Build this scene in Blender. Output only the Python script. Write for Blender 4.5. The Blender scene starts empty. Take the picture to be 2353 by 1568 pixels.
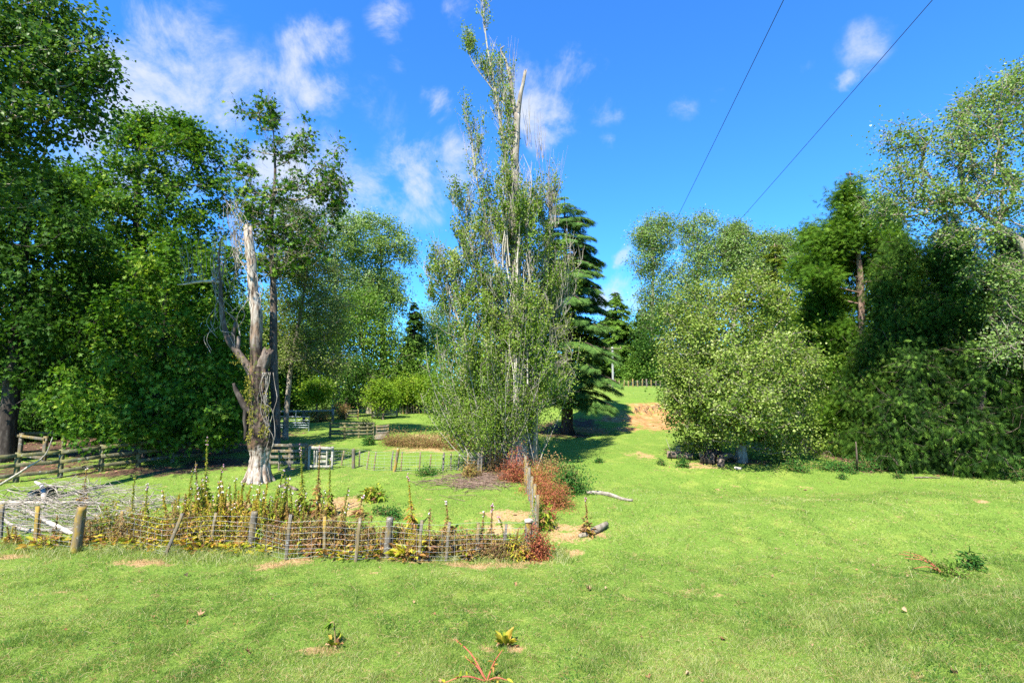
import bpy, math, random
import numpy as np
from mathutils import Vector

# ------------------------------------------------------------------ camera, sky, sun, exposure
scene = bpy.context.scene
COL = scene.collection
F, CX, CY = 1176.0, 1176.0, 784.0          # focal length and centre in units of a 2352 x 1568 picture
PITCH = math.radians(5.63)
CAMZ = 4.2
cp_, sp_ = math.cos(PITCH), math.sin(PITCH)

cam_d = bpy.data.cameras.new("camera")
cam_d.sensor_width = 36.0
cam_d.lens = 18.0
cam_d.clip_start = 0.1
cam_d.clip_end = 3000.0
cam = bpy.data.objects.new("camera", cam_d)
COL.objects.link(cam)
cam.location = (0, 0, CAMZ)
cam.rotation_euler = (math.radians(90) + PITCH, 0, 0)
scene.camera = cam

SUN_EL = math.radians(51)
SUN_AZ = math.radians(24)                  # shadows fall this far right of straight ahead
SUN_STR, SKY_STR, EXPO = 4.8, 0.10, 1.68
to_sun = Vector((-math.sin(SUN_AZ) * math.cos(SUN_EL), -math.cos(SUN_AZ) * math.cos(SUN_EL), math.sin(SUN_EL)))
sun_d = bpy.data.lights.new("sun", 'SUN')
sun_d.energy = SUN_STR
sun_d.angle = math.radians(0.5)
sun_d.color = (1.0, 0.95, 0.86)
sun = bpy.data.objects.new("sun", sun_d)
COL.objects.link(sun)
sun.rotation_euler = (-to_sun).to_track_quat('-Z', 'Y').to_euler()

scene.view_settings.view_transform = 'Standard'
scene.view_settings.look = 'None'
scene.view_settings.exposure = EXPO
scene.view_settings.gamma = 1
scene.render.engine = 'CYCLES'
scene.cycles.max_bounces = 8
scene.cycles.transmission_bounces = 6
scene.cycles.diffuse_bounces = 5
scene.cycles.use_denoising = False
scene.render.filter_size = 1.15


def pdir(px, py):
    a, b = (px - CX) / F, (CY - py) / F
    return np.array([a, cp_ - b * sp_, sp_ + b * cp_])


def at(px, py, Y):
    d = pdir(px, py)
    return np.array([d[0] / d[1] * Y, Y, CAMZ + d[2] / d[1] * Y])


def proj(P):
    x, y, z = P[:, 0], P[:, 1], P[:, 2] - CAMZ
    dep = y * cp_ + z * sp_
    up = -y * sp_ + z * cp_
    dep = np.where(np.abs(dep) < 1e-3, 1e-3, dep)
    return CX + F * x / dep, CY - F * up / dep, dep


def build_world():
    w = bpy.data.worlds.new("World")
    scene.world = w
    w.use_nodes = True
    nt = w.node_tree
    N, L = nt.nodes, nt.links
    N.clear()
    out = N.new('ShaderNodeOutputWorld')
    bg = N.new('ShaderNodeBackground')
    bg.inputs['Strength'].default_value = SKY_STR
    L.new(bg.outputs[0], out.inputs[0])
    sky = N.new('ShaderNodeTexSky')
    sky.sky_type = 'NISHITA'
    sky.sun_disc = False
    sky.sun_elevation = SUN_EL
    sky.sun_rotation = math.atan2(to_sun.x, to_sun.y)
    sky.air_density = 1.0
    sky.dust_density = 0.2
    sky.ozone_density = 3.0
    tint = N.new('ShaderNodeMix')
    tint.data_type = 'RGBA'
    tint.blend_type = 'MULTIPLY'
    tint.inputs['Factor'].default_value = 1.0
    L.new(sky.outputs[0], tint.inputs['A'])
    tint.inputs['B'].default_value = (0.25, 0.68, 1.18, 1)
    tc = N.new('ShaderNodeTexCoord')
    nz = N.new('ShaderNodeTexNoise')
    nz.inputs['Scale'].default_value = 5.0
    nz.inputs['Detail'].default_value = 7.0
    nz.inputs['Roughness'].default_value = 0.62
    L.new(tc.outputs['Generated'], nz.inputs['Vector'])
    sub = N.new('ShaderNodeVectorMath')
    sub.operation = 'SUBTRACT'
    L.new(nz.outputs['Color'], sub.inputs[0])
    sub.inputs[1].default_value = (0.5, 0.5, 0.5)
    scl = N.new('ShaderNodeVectorMath')
    scl.operation = 'SCALE'
    scl.inputs['Scale'].default_value = 0.12
    L.new(sub.outputs[0], scl.inputs[0])
    wp = N.new('ShaderNodeVectorMath')
    wp.operation = 'ADD'
    L.new(tc.outputs['Generated'], wp.inputs[0])
    L.new(scl.outputs[0], wp.inputs[1])
    # cloud centres given as directions (sky is at infinity), radius, weight
    clouds = [(330, 200, .085, 1), (420, 170, .095, 1), (510, 220, .085, .9), (300, 300, .09, .9), (400, 290, .07, .55),
              (590, 210, .07, .8), (470, 360, .06, .5), (250, 380, .07, .8),
              (730, 115, .045, .75), (690, 180, .045, .7), (740, 220, .04, .8), (640, 250, .05, .7),
              (700, 440, .085, 1), (640, 500, .07, 1), (620, 420, .06, 1), (760, 500, .06, .9), (820, 440, .05, .7),
              (960, 400, .065, 1), (1010, 400, .06, 1), (910, 470, .05, .8), (1030, 350, .035, .9), (860, 430, .045, .6), (985, 460, .05, .7),
              (1245, 225, .055, 1), (1280, 260, .05, 1), (1230, 180, .04, .8), (1300, 165, .04, .95), (1275, 310, .035, .8), (1345, 165, .03, .7),
              (1400, 275, .03, .5), (1440, 270, .024, .5), (885, 50, .035, .7), (500, 60, .035, .45), (1055, 30, .03, .5), (925, 140, .025, .5),
              (1010, 240, .03, .75), (1970, 120, .034, .5), (1850, 165, .014, .3), (1930, 190, .015, .5), (1580, 255, .022, .33), (1660, 212, .018, .35), (1410, 342, .015, .4),
              (1420, 675, .03, 1), (1390, 690, .03, 1), (1445, 690, .03, .9), (1430, 603, .018, .7), (870, 240, .05, .4), (840, 480, .05, .5)]
    prev = None
    for (px, py, r, wgt) in clouds:
        d = pdir(px, py)
        d = d / np.linalg.norm(d)
        ds = N.new('ShaderNodeVectorMath')
        ds.operation = 'DISTANCE'
        L.new(wp.outputs[0], ds.inputs[0])
        ds.inputs[1].default_value = tuple(d)
        mr = N.new('ShaderNodeMapRange')
        mr.interpolation_type = 'SMOOTHSTEP'
        L.new(ds.outputs['Value'], mr.inputs['Value'])
        mr.inputs['From Min'].default_value = r * 1.9
        mr.inputs['From Max'].default_value = r * 0.1
        mr.inputs['To Min'].default_value = 0
        mr.inputs['To Max'].default_value = wgt
        if prev is None:
            prev = mr.outputs[0]
        else:
            mx = N.new('ShaderNodeMath')
            mx.operation = 'MAXIMUM'
            L.new(prev, mx.inputs[0])
            L.new(mr.outputs[0], mx.inputs[1])
            prev = mx.outputs[0]
    nz2 = N.new('ShaderNodeTexNoise')
    nz2.inputs['Scale'].default_value = 7.0
    nz2.inputs['Detail'].default_value = 8.0
    nz2.inputs['Roughness'].default_value = 0.66
    nz2.inputs['Distortion'].default_value = 0.35
    L.new(tc.outputs['Generated'], nz2.inputs['Vector'])
    nsub = N.new('ShaderNodeMath')
    nsub.operation = 'SUBTRACT'
    L.new(nz2.outputs['Fac'], nsub.inputs[0])
    nsub.inputs[1].default_value = 0.5
    nmul = N.new('ShaderNodeMath')
    nmul.operation = 'MULTIPLY_ADD'
    L.new(nsub.outputs[0], nmul.inputs[0])
    gate = N.new('ShaderNodeMapRange')
    L.new(prev, gate.inputs['Value'])
    gate.inputs['From Max'].default_value = 0.55
    gate.inputs['To Max'].default_value = 3.4
    L.new(gate.outputs[0], nmul.inputs[1])
    L.new(prev, nmul.inputs[2])
    mul = N.new('ShaderNodeMapRange')
    mul.interpolation_type = 'SMOOTHSTEP'
    L.new(nmul.outputs[0], mul.inputs['Value'])
    mul.inputs['From Min'].default_value = 0.18
    mul.inputs['From Max'].default_value = 1.3
    mul.inputs['To Max'].default_value = 0.85
    mix = N.new('ShaderNodeMix')
    mix.data_type = 'RGBA'
    L.new(mul.outputs[0], mix.inputs['Factor'])
    L.new(tint.outputs['Result'], mix.inputs['A'])
    mix.inputs['B'].default_value = (2.8, 2.95, 3.1, 1)
    L.new(mix.outputs['Result'], bg.inputs['Color'])


build_world()

# ------------------------------------------------------------------ helpers
def rng_(s):
    return np.random.default_rng(s)


def nrm(v):
    v = np.asarray(v, float)
    return v / np.maximum(np.linalg.norm(v, axis=-1, keepdims=True), 1e-9)


def smooth(a, b, x):
    t = np.clip((x - a) / (b - a), 0, 1)
    return t * t * (3 - 2 * t)


def vnoise(x, y, s, seed=0):
    x = np.asarray(x, float) / s + 1000.3
    y = np.asarray(y, float) / s + 1000.7
    xi, yi = np.floor(x), np.floor(y)
    fx, fy = x - xi, y - yi
    fx, fy = fx * fx * (3 - 2 * fx), fy * fy * (3 - 2 * fy)

    def h(i, j):
        v = np.sin(i * 127.1 + j * 311.7 + seed * 74.7) * 43758.5453
        return v - np.floor(v)
    return (h(xi, yi) * (1 - fx) + h(xi + 1, yi) * fx) * (1 - fy) + (h(xi, yi + 1) * (1 - fx) + h(xi + 1, yi + 1) * fx) * fy


def gz(x, y):
    """height of the ground"""
    x = np.asarray(x, float)
    y = np.asarray(y, float)
    z = np.interp(y, [-60, 0, 7, 14, 23, 36, 60, 100, 200, 600], [3.0, 2.4, 0.12, 0.0, 0.55, 1.15, 1.9, 2.6, 4.5, 9])
    hill = smooth(1.5, 9, x) * (1 - 0.5 * smooth(30, 60, x))
    z = z + hill * np.interp(y, [38, 43, 46, 51, 60, 92, 110, 140, 400], [0, .15, .9, 1.75, 2.25, 2.95, 2.9, 3.2, 6])
    z = z + 0.65 * np.exp(-((x - 8.8) / 3.2) ** 2 - ((y - 8.6) / 2.2) ** 2)          # knoll at the lower right
    z = z - 0.42 * np.exp(-((x - 10.5) / 5.0) ** 2 - ((y - 21.5) / 2.5) ** 2)        # hollow before the round tree
    z = z + 0.25 * smooth(6, 13, x) * np.exp(-((y - 18.0) / 2.2) ** 2)
    z = z - 0.18 * np.exp(-((y - 15.6) / .8) ** 2) * smooth(-14, -10, x) * (1 - smooth(-.5, 1, x))
    near = 1 - smooth(50, 120, y)
    z = z + (vnoise(x, y, 3.1, 1) - .5) * 0.16 + (vnoise(x, y, 1.1, 2) - .5) * 0.06 * near + (vnoise(x, y, .4, 3) - .5) * 0.03 * near
    z = z + (vnoise(x, y, 14, 4) - .5) * 0.5 * smooth(28, 50, y)
    # clay bank cut into the hill
    c = bank_mask(x, y)
    z = z - 0.55 * c * np.exp(-((y - 45.5) / 1.8) ** 2) + .25 * c * smooth(46.2, 47.2, y) * (1 - smooth(47.5, 51, y))
    return z


def bank_mask(x, y):
    return smooth(9.5, 12, x) * (1 - smooth(17.5, 19.5, x)) * smooth(41, 43.5, y) * (1 - smooth(48, 49.4, y))


def g(px, py):
    """point on the ground seen at picture position px, py"""
    d = pdir(px, py)
    t, step = 4.0, 0.05
    while t < 400:
        p = d * t
        if CAMZ + p[2] < gz(p[0], p[1]):
            break
        t += step
        if t > 40:
            step = .15
    p = d * t
    return np.array([p[0], p[1], float(gz(p[0], p[1]))])


def onground(px, Y):
    x = (px - CX) / F * Y * 1.0
    for _ in range(3):                      # a little correction for the pitch of the camera
        z = float(gz(x, Y))
        x = (px - CX) / F * (Y * cp_ + (z - CAMZ) * sp_)
    return np.array([x, Y, float(gz(x, Y))])


class MB:
    """collects geometry for ONE mesh; every vertex carries a random value 'rnd' for colour variation"""

    def __init__(self):
        self.v, self.f3, self.f4, self.a, self.n = [], [], [], [], 0

    def add(self, V, F3=None, F4=None, rnd=0.5):
        V = np.asarray(V, float).reshape(-1, 3)
        self.v.append(V)
        self.a.append(np.broadcast_to(np.asarray(rnd, float), (len(V),)))
        if F3 is not None and len(F3):
            self.f3.append(np.asarray(F3, int) + self.n)
        if F4 is not None and len(F4):
            self.f4.append(np.asarray(F4, int) + self.n)
        self.n += len(V)
        return self

    def build(self, name, mat, parent=None, smooth_=False):
        me = bpy.data.meshes.new(name)
        V = np.concatenate(self.v) if self.v else np.zeros((0, 3))
        A = np.concatenate(self.a) if self.a else np.zeros(0)
        if parent is not None:
            V = V - np.array(parent.get('_o', (0, 0, 0)))
        f3 = np.concatenate(self.f3) if self.f3 else np.zeros((0, 3), int)
        f4 = np.concatenate(self.f4) if self.f4 else np.zeros((0, 4), int)
        me.vertices.add(len(V))
        me.vertices.foreach_set('co', V.astype(np.float32).ravel())
        nl = len(f3) * 3 + len(f4) * 4
        me.loops.add(nl)
        me.loops.foreach_set('vertex_index', np.concatenate([f3.ravel(), f4.ravel()]).astype(np.int32))
        me.polygons.add(len(f3) + len(f4))
        st = np.concatenate([np.arange(len(f3)) * 3, len(f3) * 3 + np.arange(len(f4)) * 4]).astype(np.int32)
        me.polygons.foreach_set('loop_start', st)
        if smooth_:
            me.polygons.foreach_set('use_smooth', np.ones(len(f3) + len(f4), bool))
        at_ = me.attributes.new('rnd', 'FLOAT', 'POINT')
        at_.data.foreach_set('value', A.astype(np.float32))
        me.update(calc_edges=True)
        me.materials.append(mat)
        o = bpy.data.objects.new(name, me)
        COL.objects.link(o)
        if parent is not None:
            o.parent = parent
        return o


def thing(name, label, cat, loc=(0, 0, 0), group=None):
    """an Empty at the thing's base; parts given in world coordinates are moved into its space"""
    o = bpy.data.objects.new(name, None)
    COL.objects.link(o)
    o.empty_display_size = 0.2
    o.location = tuple(float(c) for c in loc)
    o['_o'] = tuple(float(c) for c in loc)
    o['label'] = label
    o['category'] = cat
    if group:
        o['group'] = group
    return o


def copy_thing(src, loc, rz=0, sc=1.0, label=None, group=None):
    r = src.copy()
    COL.objects.link(r)
    r.location = tuple(float(c) for c in loc)
    r.rotation_euler = (0, 0, rz)
    r.scale = (sc, sc, sc)
    if label:
        r['label'] = label
    if group:
        r['group'] = group
    for ch in [c for c in src.children]:
        c = ch.copy()
        COL.objects.link(c)
        c.parent = r
        for gch in ch.children:
            d = gch.copy()
            COL.objects.link(d)
            d.parent = c
    return r


def tubes(mb, P, R, sides=4, rnd=0.5):
    """P (N,k,3) polylines, R (N,k) radii"""
    P = np.asarray(P, float)
    R = np.asarray(R, float)
    N, k, _ = P.shape
    if N == 0:
        return
    T = nrm(np.gradient(P, axis=1))
    ref = np.where(np.abs(T[..., 2:3]) > .9, np.array([1., 0, 0]), np.array([0, 0, 1.]))
    U = nrm(np.cross(T, ref))
    W = np.cross(T, U)
    a = np.arange(sides) / sides * 2 * np.pi
    V = P[:, :, None, :] + R[:, :, None, None] * (np.cos(a)[None, None, :, None] * U[:, :, None, :] + np.sin(a)[None, None, :, None] * W[:, :, None, :])
    idx = np.arange(N * k * sides).reshape(N, k, sides)
    A = idx[:, :-1, :]
    B = idx[:, 1:, :]
    q = np.stack([A, np.roll(A, -1, 2), np.roll(B, -1, 2), B], -1).reshape(-1, 4)
    r = np.broadcast_to(np.asarray(rnd, float).reshape(-1, 1, 1) if np.ndim(rnd) else np.full((1, 1, 1), rnd), (N, k, sides)).ravel()
    caps = None
    if sides == 4:
        caps = np.concatenate([idx[:, -1, :], idx[:, 0, ::-1]])
        q = np.concatenate([q, caps])
    mb.add(V.reshape(-1, 3), None, q, r)


def spline(pts, n):
    """smooth resample of a polyline; pts rows may carry extra columns (radius)"""
    pts = np.asarray(pts, float)
    d = np.concatenate([[0], np.cumsum(np.linalg.norm(np.diff(pts[:, :3], axis=0), axis=1) + 1e-9)])
    t = np.linspace(0, d[-1], n)
    out = np.empty((n, pts.shape[1]))
    m = np.gradient(pts, d, axis=0) if len(pts) > 2 else np.repeat(((pts[1] - pts[0]) / d[-1])[None], 2, 0)
    j = np.clip(np.searchsorted(d, t, side='right') - 1, 0, len(d) - 2)
    h = d[j + 1] - d[j]
    s = ((t - d[j]) / h)[:, None]
    h = h[:, None]
    out = (2 * s**3 - 3 * s**2 + 1) * pts[j] + (s**3 - 2 * s**2 + s) * h * m[j] + (-2 * s**3 + 3 * s**2) * pts[j + 1] + (s**3 - s**2) * h * m[j + 1]
    if pts.shape[1] > 3:
        out[:, 3] = np.interp(t, d, pts[:, 3])
    return out


def rough_tube(mb, pts, n=40, sides=18, amp=0.12, seed=0, lump=0.1, rnd=0.5, cap=True, jag=0.0):
    """a trunk: smooth path with lumps and lengthwise ridges; pts rows x,y,z,r"""
    S = spline(pts, n)
    P, R = S[:, :3], np.maximum(S[:, 3], .004)
    T = nrm(np.gradient(P, axis=0))
    ref = np.where(np.abs(T[:, 2:3]) > .95, np.array([1., 0, 0]), np.array([0, 0, 1.]))
    U = nrm(np.cross(T, ref))
    for i in range(1, n):
        u = U[i - 1] - T[i] * np.dot(U[i - 1], T[i])
        U[i] = nrm(u)
    W = np.cross(T, U)
    a = np.arange(sides) / sides * 2 * np.pi
    A, I = np.meshgrid(a, np.arange(n))
    r = rng_(seed)
    ph = r.random(6) * 6.28
    L = np.concatenate([[0], np.cumsum(np.linalg.norm(np.diff(P, axis=0), axis=1))])[:, None]
    ridge = np.sin(A * 5 + ph[0] + 1.3 * np.sin(L * 1.1 + ph[1])) * .5 + np.sin(A * 9 + ph[2] + L * .7) * .35 + (r.random((n, sides)) - .5) * .7
    lumps = np.sin(L * 2.3 + ph[3] + A) * .6 + np.sin(L * 4.1 + ph[4] - 2 * A) * .5
    rad = R[:, None] * (1 + amp * ridge + lump * lumps)
    V = P[:, None, :] + rad[..., None] * (np.cos(A)[..., None] * U[:, None, :] + np.sin(A)[..., None] * W[:, None, :])
    if jag:
        V[-1] += T[-1] * (r.random((sides, 1)) * jag)
    idx = np.arange(n * sides).reshape(n, sides)
    a_, b_ = idx[:-1], idx[1:]
    q = np.stack([a_, np.roll(a_, -1, 1), np.roll(b_, -1, 1), b_], -1).reshape(-1, 4)
    V = V.reshape(-1, 3)
    f3 = None
    if cap:
        V = np.concatenate([V, [P[-1] - T[-1] * R[-1] * .2, P[0]]])
        m = n * sides
        e = idx[-1]
        e0 = idx[0]
        f3 = np.concatenate([np.stack([e, np.roll(e, -1), np.full(sides, m)], -1), np.stack([np.roll(e0, -1), e0, np.full(sides, m + 1)], -1)])
    mb.add(V, f3, q, rnd)


def box(mb, a, b, w, t, up=(0, 0, 1), rnd=0.5, wob=0.0, seed=0):
    """a plank from point a to b, w wide (across) and t thick (along up), slightly chamfered"""
    a, b = np.asarray(a, float), np.asarray(b, float)
    d = nrm(b - a)
    up = np.asarray(up, float)
    s = nrm(np.cross(d, up))
    u = np.cross(s, d)
    c = min(w, t) * .14
    prof = [(-w / 2 + c, -t / 2), (w / 2 - c, -t / 2), (w / 2, -t / 2 + c), (w / 2, t / 2 - c), (w / 2 - c, t / 2), (-w / 2 + c, t / 2), (-w / 2, t / 2 - c), (-w / 2, -t / 2 + c)]
    n = 5
    r = rng_(seed)
    V = []
    for i in range(n):
        p = a + (b - a) * i / (n - 1) + (s * (r.random() - .5) + u * (r.random() - .5)) * wob
        for x, y in prof:
            V.append(p + s * x + u * y)
    idx = np.arange(n * 8).reshape(n, 8)
    A, B = idx[:-1], idx[1:]
    q = np.stack([A, np.roll(A, -1, 1), np.roll(B, -1, 1), B], -1).reshape(-1, 4)
    V += [a, b]
    e0, e1 = idx[0], idx[-1]
    f3 = np.concatenate([np.stack([np.roll(e0, -1), e0, np.full(8, n * 8)], -1), np.stack([e1, np.roll(e1, -1), np.full(8, n * 8 + 1)], -1)])
    mb.add(V, f3, q, rnd)


# leaf outlines: x across, y along, z out of the leaf
def _fan(out, z):
    V = np.array([(x, y, z * (abs(x))) for x, y in out], float)
    n = len(V)
    return V, np.array([(0, i, i + 1) for i in range(1, n - 1)])


T_OVAL = (np.array([(0, 0, 0), (.34, .42, .09), (0, 1, 0), (-.34, .42, .09)], float), np.array([(0, 1, 2), (0, 2, 3)]))
T_ROUND = (np.array([(0, 0, 0), (.42, .12, .08), (.40, .55, .10), (0, 1, 0), (-.40, .55, .10), (-.42, .12, .08)], float), np.array([(0, 1, 2), (0, 2, 3), (0, 3, 4), (0, 4, 5)]))
T_LANCE = (np.array([(0, 0, 0), (.15, .3, .05), (.13, .7, .0), (0, 1, -.14), (-.13, .7, .0), (-.15, .3, .05)], float), np.array([(0, 1, 2), (0, 2, 3), (0, 3, 4), (0, 4, 5)]))
T_MAPLE = _fan([(0, 0), (.52, .02), (.22, .28), (.56, .62), (.18, .56), (0, 1.0), (-.18, .56), (-.56, .62), (-.22, .28), (-.52, .02)], .22)
_sp = []
_sf = []
for _i, (_x, _y, _l, _a) in enumerate([(0, 0, 1.0, 0), (0, .1, .62, .75), (0, .1, .62, -.75), (0, .35, .5, .7), (0, .35, .5, -.7), (0, .6, .34, .65), (0, .6, .34, -.65)]):
    dx, dy = math.sin(_a), math.cos(_a)
    _sp += [(_x - dy * .045, _y + dx * .045, 0), (_x + dy * .045, _y - dx * .045, 0), (_x + dx * _l, _y + dy * _l, -.16 * _l)]
    _sf.append((_i * 3, _i * 3 + 1, _i * 3 + 2))
T_SPRAY = (np.array(_sp, float), np.array(_sf))
_sp, _sf = [], []
for _i, (_y, _l, _a) in enumerate([(0, 1.0, 0), (.05, .75, .5), (.05, .75, -.5), (.25, .6, .6), (.25, .6, -.6)]):
    dx, dy = math.sin(_a), math.cos(_a)
    _sp += [(-dy * .1, _y + dx * .1, 0), (dy * .1, _y - dx * .1, 0), (dx * _l + .02, _y + dy * _l, -.2 * _l)]
    _sf.append((_i * 3, _i * 3 + 1, _i * 3 + 2))
T_FROND = (np.array(_sp, float), np.array(_sf))


def leaves(mb, P, D, Nn, size, tmpl, rnd):
    """a leaf at every P, tip along D, facing Nn"""
    TV, TF = tmpl
    P = np.asarray(P, float)
    n = len(P)
    if n == 0:
        return
    D = nrm(D)
    S = nrm(np.cross(D, Nn))
    Nn = np.cross(S, D)
    size = np.broadcast_to(np.asarray(size, float), (n,))
    V = P[:, None, :] + size[:, None, None] * (TV[None, :, 0:1] * S[:, None, :] + TV[None, :, 1:2] * D[:, None, :] + TV[None, :, 2:3] * Nn[:, None, :])
    m = len(TV)
    Fc = (TF[None] + (np.arange(n) * m)[:, None, None]).reshape(-1, 3)
    mb.add(V.reshape(-1, 3), Fc, None, np.repeat(np.broadcast_to(rnd, (n,)), m))


# ------------------------------------------------------------------ materials
def ramp(nt, fac, stops):
    r = nt.nodes.new('ShaderNodeValToRGB')
    e = r.color_ramp.elements
    while len(e) < len(stops):
        e.new(0.5)
    for el, (p, c) in zip(e, stops):
        el.position = p
        el.color = (*c, 1)
    if fac is not None:
        nt.links.new(fac, r.inputs[0])
    return r.outputs[0]


def noise(nt, vec, scale, detail=4, rough=.55, dist=0.0):
    n = nt.nodes.new('ShaderNodeTexNoise')
    n.inputs['Scale'].default_value = scale
    n.inputs['Detail'].default_value = detail
    n.inputs['Roughness'].default_value = rough
    n.inputs['Distortion'].default_value = dist
    if vec is not None:
        nt.links.new(vec, n.inputs['Vector'])
    return n.outputs['Fac']


def mixc(nt, fac, a, b, mode='MIX'):
    m = nt.nodes.new('ShaderNodeMix')
    m.data_type = 'RGBA'
    m.blend_type = mode
    for val, key in ((fac, 'Factor'), (a, 'A'), (b, 'B')):
        if isinstance(val, (int, float)):
            m.inputs[key].default_value = val
        elif isinstance(val, tuple):
            m.inputs[key].default_value = (*val, 1)
        else:
            nt.links.new(val, m.inputs[key])
    return m.outputs['Result']


def mth(nt, op, a, b=0.0, clamp=False):
    m = nt.nodes.new('ShaderNodeMath')
    m.operation = op
    m.use_clamp = clamp
    for i, val in enumerate((a, b)):
        if isinstance(val, (int, float)):
            m.inputs[i].default_value = val
        else:
            nt.links.new(val, m.inputs[i])
    return m.outputs[0]


def mrange(nt, v, a, b, c=0.0, d=1.0):
    m = nt.nodes.new('ShaderNodeMapRange')
    m.interpolation_type = 'SMOOTHSTEP'
    nt.links.new(v, m.inputs['Value'])
    for k, x in zip(('From Min', 'From Max', 'To Min', 'To Max'), (a, b, c, d)):
        m.inputs[k].default_value = x
    return m.outputs[0]


def attr(nt, name):
    a = nt.nodes.new('ShaderNodeAttribute')
    a.attribute_name = name
    return a.outputs['Fac']


def newmat(name):
    m = bpy.data.materials.new(name)
    m.use_nodes = True
    m.node_tree.nodes.clear()
    return m, m.node_tree


def leafmat(name, stops, trans=0.32, rough=0.5, spec=0.35, tcol=(1.25, 1.25, .55)):
    m, nt = newmat(name)
    c = ramp(nt, attr(nt, 'rnd'), stops)
    p = nt.nodes.new('ShaderNodeBsdfPrincipled')
    p.inputs['Roughness'].default_value = rough
    p.inputs['Specular IOR Level'].default_value = spec * .22
    nt.links.new(c, p.inputs['Base Color'])
    t = nt.nodes.new('ShaderNodeBsdfTranslucent')
    nt.links.new(mixc(nt, 1.0, c, tcol, 'MULTIPLY'), t.inputs['Color'])
    mx = nt.nodes.new('ShaderNodeMixShader')
    mx.inputs[0].default_value = trans + .08
    nt.links.new(p.outputs[0], mx.inputs[1])
    nt.links.new(t.outputs[0], mx.inputs[2])
    o = nt.nodes.new('ShaderNodeOutputMaterial')
    nt.links.new(mx.outputs[0], o.inputs[0])
    return m


def finish(nt, col, rough=.85, spec=.2, bump=None, bstr=.4, bdist=.02):
    p = nt.nodes.new('ShaderNodeBsdfPrincipled')
    p.inputs['Roughness'].default_value = rough
    p.inputs['Specular IOR Level'].default_value = spec
    if isinstance(col, tuple):
        p.inputs['Base Color'].default_value = (*col, 1)
    else:
        nt.links.new(col, p.inputs['Base Color'])
    if bump is not None:
        b = nt.nodes.new('ShaderNodeBump')
        b.inputs['Strength'].default_value = bstr
        b.inputs['Distance'].default_value = bdist
        nt.links.new(bump, b.inputs['Height'])
        nt.links.new(b.outputs[0], p.inputs['Normal'])
    o = nt.nodes.new('ShaderNodeOutputMaterial')
    nt.links.new(p.outputs[0], o.inputs[0])
    return p


def objco(nt, sx=1, sy=1, sz=1):
    tc = nt.nodes.new('ShaderNodeTexCoord')
    mp = nt.nodes.new('ShaderNodeMapping')
    mp.inputs['Scale'].default_value = (sx, sy, sz)
    nt.links.new(tc.outputs['Object'], mp.inputs['Vector'])
    return mp.outputs[0]


def barkmat(name, dark, mid, light, scale=6, zs=.25):
    m, nt = newmat(name)
    n1 = noise(nt, objco(nt, 1, 1, zs), scale, 6, .65, .4)
    n2 = noise(nt, objco(nt), scale * .35, 3)
    c = ramp(nt, n1, [(.3, dark), (.5, mid), (.68, light)])
    c = mixc(nt, mrange(nt, n2, .45, .7, 0, .55), c, tuple(x * .55 for x in mid))
    finish(nt, c, .9, .15, n1, .7, .03)
    return m


def woodmat(name, a, b, lichen, lich_amt=.5):
    m, nt = newmat(name)
    n1 = noise(nt, objco(nt, 14, 14, 1.2), 3, 5, .6)
    n2 = noise(nt, objco(nt, 2.2, 2.2, 1.2), 2.2, 4, .6)
    c = ramp(nt, n1, [(.3, a), (.7, b)])
    r = attr(nt, 'rnd')
    f = mth(nt, 'MULTIPLY', mrange(nt, n2, .40, .62), mth(nt, 'MULTIPLY', r, lich_amt * 2), True)
    c = mixc(nt, f, c, lichen)
    n3 = noise(nt, objco(nt), 9, 3)
    c = mixc(nt, mrange(nt, n3, .6, .72, 0, .6), c, (.42, .43, .38))
    finish(nt, c, .85, .15, n1, .5, .006)
    return m


M = {}


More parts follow.
